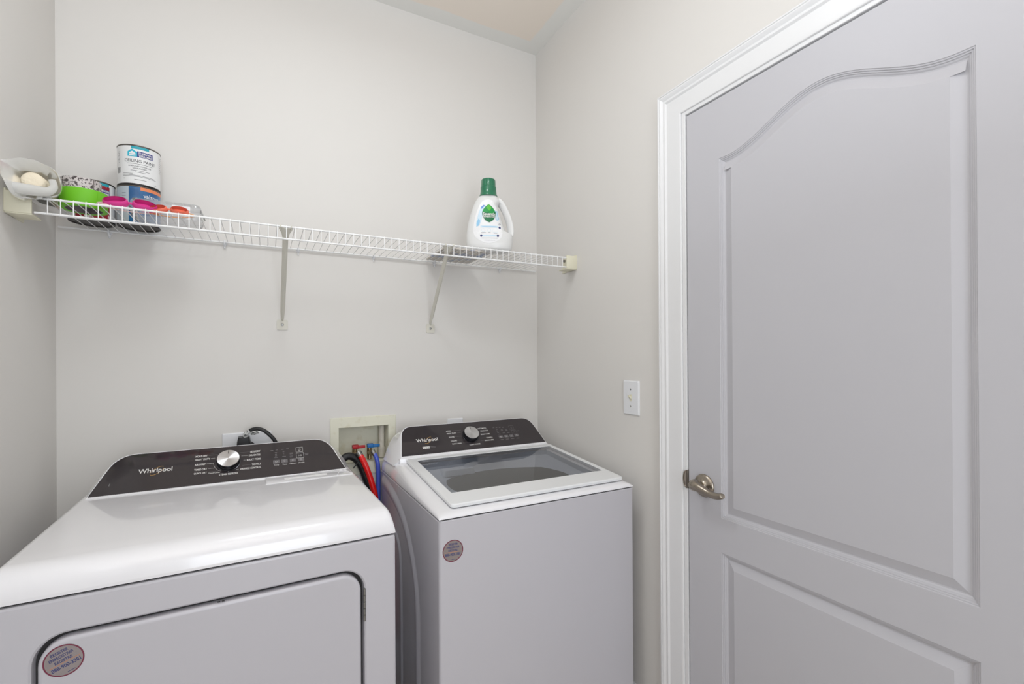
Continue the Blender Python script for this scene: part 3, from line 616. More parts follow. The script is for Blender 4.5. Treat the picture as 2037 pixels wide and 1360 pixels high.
# ------------------------------------------------------------------ wall shelf of coated wire
YF, YB, ZD, ZL = 1.620, 1.935, 1.6960, 1.6580     # front, back, deck and lip heights
def shelf():
    s = empty('wire_shelf', (0.2925, 1.78, ZD), 0, 'long white coated wire shelf across the back wall', 'shelf')
    o = Vector((0.2925, 1.78, ZD)); P = lambda x, y, z: Vector((x, y, z))-o
    x0, x1 = -0.519, 1.112
    def sag(x): return -0.0022*math.sin(PI*(x-x0)/(x1-x0))
    xs = [x0+(x1-x0)*i/20 for i in range(21)]
    MB().tube([P(x, YF, ZD+sag(x)) for x in xs], 0.0030, smooth=False, n=10).build('front_rail', WIREW, s, 60)
    MB().tube([P(x, YF, ZL+sag(x)) for x in xs], 0.0030, smooth=False, n=10).build('lower_rail', WIREW, s, 60)
    MB().tube([P(-0.566, YB, ZD-0.001), P(1.145, YB, ZD-0.001)], 0.0030, smooth=False, n=10).build('back_rail', WIREW, s, 60)
    MB().tube([P(x0, 1.78, ZD-0.004), P(x1, 1.78, ZD-0.004)], 0.0022, smooth=False, n=8).build('middle_rail', WIREW, s, 60)
    wd = MB(); x = -0.3424-0.0251*6
    while x < x1+0.001:
        z = sag(x)
        pts = [P(x, YB+0.004, ZD+0.0012), P(x, YF+0.004, ZD+0.0035+z), P(x, YF-0.0025, ZD+0.0028+z), P(x, YF-0.0038, ZD-0.002+z), P(x, YF-0.0036, ZL-0.003+z)]
        wd.tube(pts, 0.00125, smooth=False, n=6); x += 0.0251
    wd.build('cross_wires', WIREW, s, 60)
shelf()
# end brackets
def end_bracket(x, sg, label):
    b_ = empty('end_bracket', (x, 1.66, ZD), 0, label, 'bracket', 'end brackets of the wire shelf')
    w_ = 0.052
    mb = MB(); mb.box((0, -0.046, -0.043), (sg*w_, -0.040, 0.010), bev=0.0018) if sg > 0 else mb.box((sg*w_, -0.046, -0.043), (0, -0.040, 0.010), bev=0.0018)
    lo, hi = (0, w_) if sg > 0 else (-w_, 0)
    mb.box((lo, -0.044, -0.046), (hi, 0.015, -0.041), bev=0.0015)
    mb.box((min(0, sg*0.004), -0.044, -0.046), (max(0, sg*0.004), 0.060, 0.016), bev=0.0012)
    mb.box((min(0, sg*0.010), -0.030, 0.006), (max(0, sg*0.010), 0.020, 0.014), bev=0.0012)
    mb.build('cradle', IVORY, b_, 40)
    MB().tube([(sg*0.004, 0.040, 0.006), (sg*0.010, 0.040, 0.006)], 0.0055, smooth=False, n=14).build('screw', STEEL, b_, 40)
end_bracket(L, 1, 'ivory plastic shelf bracket on the left wall, below the plastic bag')
end_bracket(R, -1, 'ivory plastic shelf bracket on the right wall, at the shelf end')
# diagonal braces
def brace(x0, x1, label):
    a = Vector((x0, YF+0.004, ZD-0.006)); b2 = Vector((x1, D-0.004, 1.425)); o = Vector((x1, D, 1.41))
    g = empty('shelf_brace', o, 0, label, 'shelf brace', 'diagonal braces under the wire shelf')
    d = (b2-a).normalized(); sd = Vector((1, 0, 0)); sd = (sd-d*sd.dot(d)).normalized(); nn_ = sd.cross(d)
    rings = []
    for t, wd in ((0, .019), (.02, .019), (.06, .0115), (.10, .0085), (.90, .0075), (.95, .0060), (1.0, .0045)):
        c = a+(b2-a)*t-o
        rings.append([tuple(c+sd*u*wd+nn_*k) for u, k in ((-1, 0.006), (-.75, 0.0075), (0, -0.001), (.75, 0.0075), (1, 0.006), (.8, 0.003), (0, -0.004), (-.8, 0.003))])
    MB().loft(rings).build('strut', BRACE, g, 25)
    for s in (-1, 1):
        hk = MB().tube([a-o+Vector((s*0.015, 0.004, -0.004)), a-o+Vector((s*0.015, -0.003, 0.004)), a-o+Vector((s*0.015, -0.0085, 0.006)), a-o+Vector((s*0.015, -0.0095, 0.000))], 0.0022, n=8)
        hk.build('hook', BRACE, g, 50)
    pl_ = MB().prism(rrect(-0.0185, 0.0185, -0.0185, 0.0185, 0.006), 0.0, 0.004, T=Matrix(((1, 0, 0, 0), (0, 0, -1, 0), (0, 1, 0, 0), (0, 0, 0, 1))))
    pl_.build('foot_plate', BRACE, g, 30)
    MB().lathe([(0.0052, 0.004), (0.0048, 0.0065), (0.002, 0.0072)], T=Matrix(((1, 0, 0, 0), (0, 0, -1, 0), (0, 1, 0, 0), (0, 0, 0, 1))), n=16).build('screw', STEEL, g, 40)
brace(0.0580, 0.0560, 'painted metal brace under the middle of the shelf, the left of two')
brace(0.5960, 0.6260, 'painted metal brace under the shelf near the detergent, the right of two')
# wall clips
def clip():
    c = empty('wall_clip', (0, 0, 0))
    mb = MB().prism(ring_pts(0, 0, 0.0062, 0.0085, 20), 0, 0.006, T=Matrix(((1, 0, 0, 0), (0, 0, -1, 0), (0, 1, 0, 0), (0, 0, 0, 1))))
    mb.tube([(0, -0.005, 0.004), (0, -0.014, 0.006), (0, -0.016, 0.000), (0, -0.012, -0.006), (0, -0.005, -0.010)], 0.0032, n=10)
    mb.tube([(0, -0.004, -0.004), (0, -0.006, -0.018)], lambda t: 0.0042-0.002*t, smooth=False, n=10)
    mb.build('clip_body', PLASTW, c, 45)
    MB().lathe([(0.0028, 0), (0.0028, 0.0030), (0.001, 0.0032)], T=Matrix(((1, 0, 0, 0), (0, 0, -1, -0.0062), (0, 1, 0, 0.0045), (0, 0, 0, 1))), n=12).build('screw', GASKET, c, 40)
    return c
cl = clip()
for i, (x, lb) in enumerate([(-0.4433, 'small white clip on the back rail, below the paint cans'), (-0.1261, 'small white clip on the back rail, between the cans and the middle brace'), (0.1105, 'small white clip just right of the middle brace'), (0.3887, 'small white clip midway between the two shelf braces'), (0.6450, 'small white clip beside the right shelf brace'), (0.958, 'small white clip on the back rail right of the detergent bottle')]):
    c = cl if i == 0 else copy_tree(cl); c.location = (x, D, ZD-0.004); tag(c, lb, 'clip', 'wall clips holding the back rail')

# ------------------------------------------------------------------ things on the shelf
ZC = ZD+0.0022+0.001     # top of the cross wires
def can(x, y, z, rot, rad, hgt, label, body_m):
    c = empty('paint_can', (x, y, z), 0, label, 'paint can')
    MB().lathe([(rad-0.004, 0.0025), (rad-0.003, 0), (rad+0.0005, 0.0), (rad+0.001, 0.003), (rad, 0.0045), (rad, hgt-0.0045), (rad-0.0002, hgt-0.004)], n=64, cap1=False).lathe([(rad-0.0045, 0.0030), (0.001, 0.0030)], n=64).build('can_body', CANM, c, 30)
    MB().lathe([(rad, hgt-0.0045), (rad+0.0012, hgt-0.003), (rad+0.0012, hgt-0.001), (rad, hgt), (rad-0.003, hgt), (rad-0.006, hgt-0.004), (rad-0.010, hgt-0.003), (rad-0.012, hgt-0.001), (0.001, hgt-0.001)], n=64, cap0=False).build('can_lid', CANR, c, 30)
    f = lambda u, v, o=0.0004: ((rad+o)*math.cos(rot+u/rad), (rad+o)*math.sin(rot+u/rad), hgt-0.0045-v)
    lb = MB(); n = 96; rr = rad+0.0003
    lb.loft([[(rr*math.cos(2*PI*j/n), rr*math.sin(2*PI*j/n), zz) for j in range(n)] for zz in (0.0050, hgt-0.0048)], body_m, cap0=False, cap1=False)
    return c, f, lb
rq = 0.0537
# lower can, denim blue
c1, f1, lb = can(-0.352, 1.862, ZC, math.atan2(-1.86, 0.352), rq, 0.1185, 'blue labelled paint can standing under the white ceiling paint can', VBLUE)
g1 = lambda u, v: f1(u, v, 0.0006); h1 = lambda u, v: f1(u, v, 0.0009)
quad(lb, -0.085, -0.026, 0, 0.108, g1, VGREY, 16); quad(lb, 0.003, 0.085, 0.0, 0.010, g1, VORANGE, 20)
for k in range(7): quad(lb, -0.046, -0.034, 0.020+k*0.009, 0.0208+k*0.009, h1, INKK, 3)
T1 = lambda u, v: f1(u, -v, 0.0009)
text(lb, 'valspar', 0.010, 0.056, -0.0265, 0.0165, T1, INKW, 0.01)
lb.build('label', None, c1, 0)
# upper can, ceiling paint
c2, f2, lb = can(-0.3515, 1.861, ZC+0.1190, math.atan2(-1.86, 0.352), rq, 0.1235, 'white ceiling paint can stacked on top of the blue can', CANW)
g2 = lambda u, v: f2(u, -v, 0.0006); h2 = lambda u, v: f2(u, -v, 0.0009)
quad(lb, -0.0195, 0.025, -0.0085, -0.0005, g2, TEAL, 10)
quad(lb, -0.0050, 0.035, -0.0325, -0.0150, g2, SWBLUE, 10)
def house(mb, u0, u1, vb, ve, vp, f, m, n=12):
    for k in range(n):
        a, b2 = u0+(u1-u0)*k/n, u0+(u1-u0)*(k+1)/n; g = lambda u: ve+(vp-ve)*(1-abs(2*(u-u0)/(u1-u0)-1))
        mb.add([f(a, vb), f(b2, vb), f(b2, g(b2)), f(a, g(a))], [(0, 1, 2, 3)], m)
house(lb, -0.029, -0.005, -0.0325, -0.018, -0.0090, g2, CYAN); house(lb, -0.025, -0.009, -0.0300, -0.0215, -0.0155, h2, CANW)
quad(lb, -0.024, -0.010, -0.0265, -0.0245, lambda u, v: f2(u, -v, 0.0011), CYAN, 4)
text(lb, 'SHERWIN', -0.0015, 0.032, -0.0205, 0.0062, h2, INKW, 0.025); text(lb, 'WILLIAMS', -0.0015, 0.032, -0.0280, 0.0062, h2, INKW, 0.025)
text(lb, 'CEILING PAINT', -0.037, 0.043, -0.0450, 0.0095, g2, INKK, 0.005)
quad(lb, -0.030, 0.034, -0.0545, -0.0535, g2, INKK, 10)
text(lb, 'ONE-COAT COVERAGE', -0.027, 0.030, -0.0610, 0.0038, g2, INKK, 0.01); text(lb, 'GUARANTEED', -0.016, 0.019, -0.0675, 0.0038, g2, INKK, 0.01)
for u0_, u1_, v_ in ((-0.021, 0.026, -.0745), (-0.010, 0.016, -.0795), (-0.042, -0.016, -.0850), (-0.042, 0.040, -.0895), (-0.042, 0.046, -.0925), (-0.012, 0.018, -.1020), (0.038, 0.047, -.1080), (-0.041, -0.037, -.1000)):
    quad(lb, u0_, u1_, v_-0.0005, v_+0.0005, g2, INKK, 10)
for k in range(10): quad(lb, -0.066, -0.052, -0.066-k*0.0018, -0.0668-k*0.0018, g2, INKK, 3)
for k in range(9): quad(lb, -0.064+0.002*(k % 3), -0.054, -0.018-k*0.004, -0.0188-k*0.004, g2, INKG, 3); quad(lb, 0.060, 0.074-0.002*(k % 3), -0.012-k*0.006, -0.0130-k*0.006, g2, INKG, 3)
lb.build('label', None, c2, 0)
# third can
c3, f3, lb = can(-0.4655, 1.857, ZC, math.atan2(-1.86, 0.465), rq, 0.1185, 'paint can with red marbled label behind the green tape', CANW)
g3 = lambda u, v: f3(u, -v, 0.0006); h3 = lambda u, v: f3(u, -v, 0.0009)
quad(lb, -0.040, 0.044, -0.109, -0.0085, g3, REDMAR, 20); quad(lb, 0.000, 0.042, -0.0085, -0.0005, h3, TEAL, 8); quad(lb, 0.006, 0.0435, -0.036, -0.0185, h3, SWBLUE, 8)
k3 = lambda u, v: f3(u, -v, 0.0012)
text(lb, 'SHERWIN', 0.009, 0.042, -0.0235, 0.0065, k3, INKW, 0.025); text(lb, 'WILLIAMS', 0.009, 0.042, -0.0315, 0.0065, k3, INKW, 0.025)
lb.build('label', None, c3, 0)
# green masking tape
tp = empty('masking_tape', (-0.4455, 1.708, ZC), 0, 'bright green roll of masking tape lying flat on the shelf', 'tape roll')
MB().lathe([(0.0395, 0), (0.051, 0), (0.0515, 0.001), (0.0515, 0.047), (0.051, 0.048), (0.0395, 0.048)], n=64, cap0=False, cap1=False).build('tape', GREENT, tp, 30)
MB().lathe([(0.0395, 0), (0.0395, 0.048), (0.0375, 0.048), (0.0375, 0), (0.0395, 0)], n=64, cap0=False, cap1=False).build('core', CARDB, tp, 30)
MB().tube([(0.0515*math.cos(a), 0.0515*math.sin(a), z) for a, z in ((-0.75, .047), (-0.74, .030), (-0.76, .015), (-0.75, .001))], 0.0011, n=6).build('tape_end', GREENT, tp, 60)
# patterned tape
tp = empty('patterned_tape', (-0.4485, 1.700, ZC+0.0482), 0, 'grey and white bark patterned tape roll on top of the green tape', 'tape roll')
MB().lathe([(0.036, 0), (0.0425, 0), (0.0425, 0.029), (0.036, 0.029), (0.036, 0)], n=64, cap0=False, cap1=False).build('tape', BARK, tp, 30)
MB().lathe([(0.036, 0.0003), (0.036, 0.0287), (0.0345, 0.0287), (0.0345, 0.0003), (0.036, 0.0003)], n=64, cap0=False, cap1=False).build('core', CARDB, tp, 30)
MB().tube([(0.0425*math.cos(-0.70), 0.0425*math.sin(-0.70), 0.001), (0.0425*math.cos(-0.70), 0.0425*math.sin(-0.70), 0.028)], 0.0016, smooth=False, n=6).build('tape_end', BARKD, tp, 60)
# clear clamshell box
bx = empty('clear_container', (-0.258, 1.742, ZC), 0, 'clear plastic clamshell box lying in front of the stacked cans', 'container')
sh = MB(); w1, d1 = 0.088, 0.050
rg_ = lambda s, z, r: [(x, y, z) for x, y in rrect(-w1*s, w1*s, -d1*s, d1*s, r, 6)]
sh.loft([rg_(0.93, 0, .012), rg_(0.96, .004, .014), rg_(1.0, .020, .016), rg_(1.0, .026, .016), rg_(1.03, .0265, .017), rg_(1.03, .0285, .017), rg_(1.0, .029, .016), rg_(0.97, .044, .016), rg_(0.93, .049, .014)])
sh.build('shell', CLEAR, bx, 35)
lbp = MB(); quad(lbp, 0.015, 0.060, 0.008, 0.040, lambda u, v: (u, -d1*0.99-0.0008, v), PLASTW)
for k in range(6): quad(lbp, 0.020, 0.050-0.003*(k % 3), 0.013+k*0.004, 0.0138+k*0.004, lambda u, v: (u, -d1*0.99-0.0011, v), INKG)
lbp.build('paper_insert', None, bx, 0)
# swim goggles
def goggles(loc, rz, frame, lens, strap, label, sc=1.0):
    g = empty('swim_goggles', loc, rz, label, 'goggles', 'swim goggles in front of the clear box')
    fr = MB(); le = MB()
    for s in (-1, 1):
        X = Matrix.Translation((s*0.031*sc, 0, 0.0135*sc)) @ Matrix.Rotation(math.radians(48), 4, 'X') @ Matrix.Rotation(s*0.15, 4, 'Y')
        e = lambda k, z: [(x, y, z) for x, y in ring_pts(0, 0, 0.027*sc*k, 0.0165*sc*k, 32)]
        fr.loft([e(0.92, 0.016*sc), e(1.05, 0.012*sc), e(1.05, 0.004*sc), e(1.0, -0.002), e(0.82, -0.002), e(0.82, 0.004)], cap0=False, cap1=False, T=X)
        le.loft([e(0.84, 0.001), e(0.84, 0.003)], T=X)
    fr.tube([(-0.008*sc, -0.003, 0.017*sc), (0, -0.006, 0.020*sc), (0.008*sc, -0.003, 0.017*sc)], 0.0035*sc, n=8)
    fr.build('frame', frame, g, 40); le.build('lens', lens, g, 20)
    st = MB().tube([(-0.056*sc, 0.002, 0.013*sc), (-0.070*sc, 0.006, 0.010*sc), (-0.060*sc, 0.022, 0.008*sc), (0, 0.034, 0.006*sc), (0.060*sc, 0.024, 0.008*sc), (0.070*sc, 0.006, 0.010*sc), (0.056*sc, 0.002, 0.013*sc)], 0.0014, ry=0.0042*sc, n=10)
    st.build('strap', strap, g, 50)
    return g
goggles((-0.333, 1.660, ZC), math.radians(6), PINK, PINK, PALEP, 'magenta pink swim goggles lying behind the shelf lip, right of the green tape')
goggles((-0.2440, 1.662, ZC), math.radians(-8), CORAL, CORAL, AMBER, 'coral orange swim goggles lying right of the magenta pair', 0.80)
bk_ = empty('hair_clip', (-0.388, 1.645, ZC), 0, 'small black and pale pink clip between the green tape and magenta goggles', 'clip')
MB().tube([(-0.014, 0.006, 0.004), (0.0, -0.003, 0.005), (0.014, 0.0, 0.006), (0.030, 0.008, 0.005)], 0.0028, n=8).build('clip_arm', PALEP, bk_, 50)
MB().box((-0.002, 0.002, 0.004), (0.016, 0.012, 0.015), bev=0.003).build('clip_body', BLACKR, bk_, 40)
# plastic bag with a paint roller sleeve in it
def bag():
    rim = [(-0.5566, 1.5500, 1.7587), (-0.5495, 1.5735, 1.7717), (-0.5180, 1.5900, 1.7845), (-0.5010, 1.6060, 1.7815), (-0.4765, 1.6160, 1.7698), (-0.4675, 1.6220, 1.7508), (-0.4665, 1.6220, 1.7260), (-0.4735, 1.6180, 1.7045), (-0.4965, 1.6060, 1.6895), (-0.5150, 1.5885, 1.6835), (-0.5320, 1.5700, 1.6800), (-0.5405, 1.5550, 1.6855), (-0.5425, 1.5430, 1.6960), (-0.5465, 1.5370, 1.7105), (-0.5520, 1.5370, 1.7240)]
    P = catmull([Vector(p) for p in rim+[rim[0]]], 6)[:-1]; n = len(P); c = Vector((-0.512, 1.590, 1.7270))
    g = empty('plastic_bag', (-0.515, 1.66, ZC), 0, 'crumpled translucent white plastic bag at the left shelf end', 'bag'); og = Vector((-0.515, 1.66, ZC))
    ax = Vector((-0.02, 1, 0.0))
    def ring(k, dz, wr=0.0, shift=(0, 0, 0), back=0):
        out = []
        for i, p in enumerate(P):
            a = 2*PI*i/n
            q = c+(p-c)*(k+wr*math.sin(5*a+k*9)+wr*0.6*math.sin(11*a+k*23))+ax*dz+Vector(shift)
            q += 0.004*noise.noise_vector(q*38)*(1 if abs(k-1) > 0.01 else 0.4)
            q.x = max(q.x, L+0.003)
            if q.y > 1.600: q.z = max(q.z, ZC+0.0022)
            if q.y > 1.635: q.x = min(q.x, -0.498-0.10*min(0.3, q.y-1.635))
            out.append(tuple(q-og))
        return out
    mb = MB()
    mb.loft([ring(0.55, 0.235, .10, (0, 0, -.008)), ring(0.80, 0.20, .07), ring(0.95, 0.13, .06), ring(0.97, 0.07, .05), ring(1.03, 0.025, .02), ring(1.0, 0.0), ring(0.965, -0.003), ring(0.90, 0.004, .01), ring(0.80, 0.018, .02, (0.002, 0, 0.001)), ring(0.70, 0.030, .03, (0.003, 0, 0.0)), ring(0.66, 0.055, .04), ring(0.70, 0.12, .05)], cap1=False)
    mb.build('bag_film', BAGM, g, 80)
    # gathered fold lying inside the mouth
    fd = MB().tube([(-0.547, 1.566, 1.707), (-0.532, 1.574, 1.7035), (-0.510, 1.588, 1.7055), (-0.488, 1.600, 1.710), (-0.478, 1.606, 1.724), (-0.481, 1.606, 1.742)], lambda t: 0.0105+0.003*math.sin(5*t), n=12)
    fd.v = [tuple(Vector(p)-og) for p in fd.v]; fd.build('rolled_fold', BAGM, g, 70)
    r = empty('paint_roller_sleeve', (-0.5165, 1.605, 1.7315), 0, 'cream paint roller sleeve sticking out of the plastic bag', 'paint roller')
    T_ = Matrix.Rotation(math.radians(-90), 4, 'X')
    MB().lathe([(0.004, -0.010), (0.012, -0.011), (0.019, -0.008), (0.0225, -0.003), (0.0230, 0.015), (0.0230, 0.16), (0.017, 0.165)], T=T_, n=40).build('nap', CREAM, r, 50)
bag()
# thin mottled sheet lying flat under the detergent
pk = MB().prism(rrect(-0.098, 0.098, -0.115, 0.125, 0.006), 0, 0.004)
o = pk.build('flat_sheet', SHEETM, None, 30, loc=(0.700, 1.800, ZC)); tag(o, 'thin mottled sheet lying flat on the shelf under the detergent bottle', 'packet')

# detergent bottle
def bottle():
    S = 0.0002533*1.0
    B = empty('detergent_bottle', (0.792, 1.700, ZC+0.0041), math.radians(-25.0), 'white laundry detergent bottle with dark green cap and leaf logo', 'bottle')
    X = lambda px: (px-500)*S; Z = lambda py: (1236-py)*S
    lv = [(1236, 205, 822, .72), (1228, 182, 842, .86), (1190, 163, 860, .97), (1120, 152, 872, 1.0), (1050, 148, 876, 1.0), (985, 150, 877, 1.0), (955, 152, 862, .99), (935, 154, 800, .985), (900, 158, 758, .98), (840, 166, 733, .97), (760, 182, 707, .95), (680, 203, 684, .92), (600, 229, 660, .88), (530, 255, 645, .84), (490, 270, 655, .81), (462, 283, 690, .78), (430, 300, 672, .72), (400, 322, 655, .66), (372, 348, 640, .60), (350, 372, 622, .55)]
    dmax = 0.046; n = 56
    def sec(py, xl, xr, dk):
        cx, hw = (X(xl)+X(xr))/2, (X(xr)-X(xl))/2; d = dmax*dk
        out = []
        for j in range(n):
            a = 2*PI*j/n; c_, s_ = math.cos(a), math.sin(a); e_ = 0.82
            out.append((cx+hw*math.copysign(abs(c_)**e_, c_), d*math.copysign(abs(s_)**e_, s_), Z(py)))
        return out
    MB().loft([sec(*l) for l in lv]).build('bottle_body', BOTTLE, B, 50)
    hp = [(835, 985), (846, 930), (840, 850), (822, 760), (795, 680), (762, 600), (722, 520), (682, 462), (640, 425)]
    MB().tube([(X(a), 0, Z(b2)) for a, b2 in hp], lambda t: 0.0085, ry=0.0165, n=20).build('handle', BOTTLE, B, 60)
    def front(u, v):       # u right, v up -> point on the front face
        py = 1236-v/S
        for k in range(len(lv)-1):
            if lv[k][0] >= py >= lv[k+1][0]:
                t = (lv[k][0]-py)/(lv[k][0]-lv[k+1][0]); l = [lv[k][q]*(1-t)+lv[k+1][q]*t for q in range(4)]; break
        else: l = lv[4]
        # blend right edge through the handle zone so the label stays on the body
        cx, hw = (X(l[1])+X(l[2]))/2, (X(l[2])-X(l[1]))/2; c_ = max(-0.999, min(0.999, (u-cx)/hw)); cc = abs(c_)**(1/0.82); s_ = math.sqrt(max(0, 1-cc*cc))
        return cx+hw*c_, dmax*l[3]*s_**0.82, v
    def fo(o): 
        def g(u, v):
            a, d, z = front(u, v); return (a, -d-o, z)
        return g
    U = lambda px, py: (X(px), Z(py))
    def patch(mb, outline, m, o):      # dense fan so that it follows the curved face
        f = fo(o); c = (sum(p[0] for p in outline)/len(outline), sum(p[1] for p in outline)/len(outline)); K = 6; n_ = len(outline)
        vs = [f(c[0]+(p[0]-c[0])*k/K, c[1]+(p[1]-c[1])*k/K) for k in range(1, K+1) for p in outline]+[f(*c)]
        fs = [((k*n_+i), (k*n_+(i+1) % n_), ((k+1)*n_+(i+1) % n_), ((k+1)*n_+i)) for k in range(K-1) for i in range(n_)]+[(n_*K, i, (i+1) % n_) for i in range(n_)]
        mb.add(vs, fs, m)
    lb = MB()
    ol = [U(a, b2) for a, b2 in [(495, 445), (560, 465), (606, 550), (632, 640), (660, 760), (690, 850), (712, 940), (695, 1040), (640, 1090), (560, 1125), (470, 1130), (390, 1105), (320, 1060), (275, 1000), (262, 920), (275, 800), (310, 660), (360, 540), (420, 465)]]
    ol = [(v.x, v.y) for v in catmull([Vector((a, b2)) for a, b2 in ol+[ol[0]]], 3)[:-1]]
    patch(lb, ol, BLABEL, 0.0008)
    patch(lb, [U(a, b2) for a, b2 in [(420, 535), (455, 560), (430, 600), (410, 660), (400, 720), (385, 790), (355, 860), (310, 880), (305, 830), (325, 740), (345, 660), (375, 590)]], PALEB, 0.0012)
    patch(lb, [U(a, b2) for a, b2 in [(425, 535), (440, 548), (395, 600), (372, 590), (390, 560)]], mat('periwinkle_print', rgb(110, 150, 215), 0.4), 0.0015)
    patch(lb, [U(a, b2) for a, b2 in [(345, 750), (368, 790), (350, 860), (312, 878), (318, 800)]], SKYB, 0.0015)
    patch(lb, [U(a, b2) for a, b2 in [(594, 622), (632, 622), (642, 690), (660, 735), (648, 772), (608, 772), (598, 700)]], SKYB, 0.0012)
    patch(lb, [U(a, b2) for a, b2 in [(606, 640), (625, 640), (632, 690), (648, 735), (640, 758), (616, 758), (608, 700)]], PALEB, 0.0015)
    lf_ = [(500, 525)]+[(500+104*math.sin(PI*t)**0.8*(1 if 1 else 0), 525+285*t) for t in [k/14 for k in range(1, 14)]]+[(508, 812)]+[(503-104*math.sin(PI*t)**0.8, 525+285*t) for t in [k/14 for k in range(13, 0, -1)]]
    patch(lb, [U(*p) for p in lf_], LEAF1, 0.0018)
    patch(lb, [U(a, b2) for a, b2 in [(402, 640), (500, 655), (606, 640), (607, 690), (600, 730), (560, 782), (508, 812), (450, 782), (410, 730), (400, 690)]], LEAF2, 0.0021)
    patch(lb, [U(a, b2) for a, b2 in [(500, 525), (545, 580), (515, 630), (505, 628), (462, 580)]], LEAF3, 0.0021)
    f2_ = fo(0.0025)
    text(lb, 'Seventh', X(408), X(600), Z(680), 0.0125, f2_, INKW, 0.03); text(lb, 'GENERATION', X(410), X(602), Z(722), 0.0068, f2_, INKW, 0.03)
    f3_ = fo(0.0012)
    quad(lb, X(372), X(640), Z(892), Z(862), f3_, PALEB, 10); quad(lb, X(400), X(620), Z(880), Z(874), fo(0.0015), SKYB, 10)
    for cx_ in (415, 508): line_uv(lb, ring_pts(X(cx_), Z(935), 0.0065, 0.0065, 20), 0.0009, f3_, PALEB, True)
    boxline(lb, X(562), X(638), Z(962), Z(915), f3_, PALEB, 0.0009)
    quad(lb, X(400), X(620), Z(1032), Z(1005), f3_, PALEB, 8)
    for cx_, cy_ in ((383, 1018), (640, 1020)): poly_uv(lb, ring_pts(X(cx_), Z(cy_), 0.0045, 0.0050, 16), f3_, NAVY)
    poly_uv(lb, ring_pts(X(668), Z(888), 0.0045, 0.005, 16), f3_, NAVY); line_uv(lb, ring_pts(X(668), Z(832), 0.003, 0.003, 14), 0.0012, f3_, NAVY, True)
    for a, b2, yy in ((385, 635, 1056), (430, 595, 1088), (380, 455, 972), (490, 528, 972), (575, 628, 978)): quad(lb, X(a), X(b2), Z(yy+4), Z(yy-3), f3_, INKG, 8)
    lb.build('label', None, B, 0)
    cp = MB(); z0 = Z(352)
    def cr(r, z, k=0): return [((r*(1+k*math.cos(18*2*PI*j/144)))*math.cos(2*PI*j/144), (r*(1+k*math.cos(18*2*PI*j/144)))*math.sin(2*PI*j/144), z) for j in range(144)]
    cp.loft([cr(.0365, z0-.0035), cr(.0362, z0-.001), cr(.0330, z0+.006), cr(.0315, z0+.020), cr(.0312, z0+.034), cr(.0300, z0+.0355), cr(.0285, z0+.036, .012), cr(.0280, z0+.062, .012), cr(.0268, z0+.0645), cr(.0240, z0+.0650)], T=Matrix.Translation((X(497), 0, 0)))
    cp.build('cap', CAPG, B, 35)
bottle()

# ------------------------------------------------------------------ wall fittings low on the back wall
def plate(name, x0, x1, z0, z1, label, cat):
    o = empty(name, ((x0+x1)/2, D, z0), 0, label, cat); w2 = (x1-x0)/2; h = z1-z0
    a = rrect(-w2, w2, 0, h, 0.003, 4); b2 = rrect(-w2+.003, w2-.003, .003, h-.003, 0.003, 4)
    MB().loft([[(x, 0, z) for x, z in a], [(x, -0.003, z) for x, z in a], [(x, -0.0055, z) for x, z in b2]]).build('cover_plate', PLASTW, o, 25)
    return o
po = plate('range_outlet', -0.1365, 0.0180, 0.905, 1.0195, 'white dryer outlet plate behind the dryer console', 'outlet')
MB().lathe([(0.027, 0.005), (0.027, 0.008), (0.024, 0.009)], T=Matrix(((1, 0, 0, 0), (0, 0, -1, 0), (0, 1, 0, .057), (0, 0, 0, 1))), n=32).build('socket', BLACKR, po, 30)
po = plate('wall_outlet', 0.7015, 0.7735, 0.905, 1.0175, 'white outlet plate behind the washer console', 'outlet')
for zz in (0.036, 0.077): MB().box((-0.014, -0.008, zz-0.014), (0.014, -0.005, zz+0.014), bev=0.001).build('socket', PLASTW, po, 30)
# dryer cord with plug
cdp = empty('power_cord', (-0.055, 1.90, 0.93), 0, 'thick black power cord looping over from the dryer outlet', 'power cord'); oc = Vector((-0.055, 1.90, 0.93))
def rel(pts, o): return [tuple(Vector(p)-o) for p in pts]
pts = [(-0.0690, 1.905, 0.985), (-0.0675, 1.903, 1.004), (-0.0600, 1.900, 1.0215), (-0.0455, 1.897, 1.0325), (-0.0270, 1.893, 1.0360), (-0.0070, 1.889, 1.0290), (0.0110, 1.886, 1.0130), (0.0280, 1.885, 0.9900), (0.040, 1.886, 0.955), (0.044, 1.888, 0.90), (0.040, 1.89, 0.80)]
MB().tube(rel(pts, oc), 0.0066, n=16).build('cable', BLACKR, cdp, 60)
pg = MB().loft([[(x-0.014, y+0.012, z) for x, y in rrect(-0.022*k, 0.022*k, -0.020, 0.026, 0.006, 4)] for k, z in ((1.0, 0.005), (1.0, 0.045), (0.93, 0.062), (0.80, 0.076), (0.78, 0.078))])
pg.build('plug', BLACKR, cdp, 35)
tg = MB().tube(rel([(-0.0660, 1.901, 1.009), (-0.0600, 1.899, 1.0215), (-0.0500, 1.897, 1.0300)], oc), 0.0078, n=16)
tg.tube(rel([(-0.0480, 1.895, 1.020), (-0.0380, 1.893, 1.020), (-0.0240, 1.891, 1.0255)], oc), 0.0012, ry=0.0085, n=10)
tg.build('care_tag', mat('printed_tag', rgb(205, 206, 204), 0.5, mottle=(160, rgb(90, 92, 92), 0.5, 0.56)), cdp, 60)
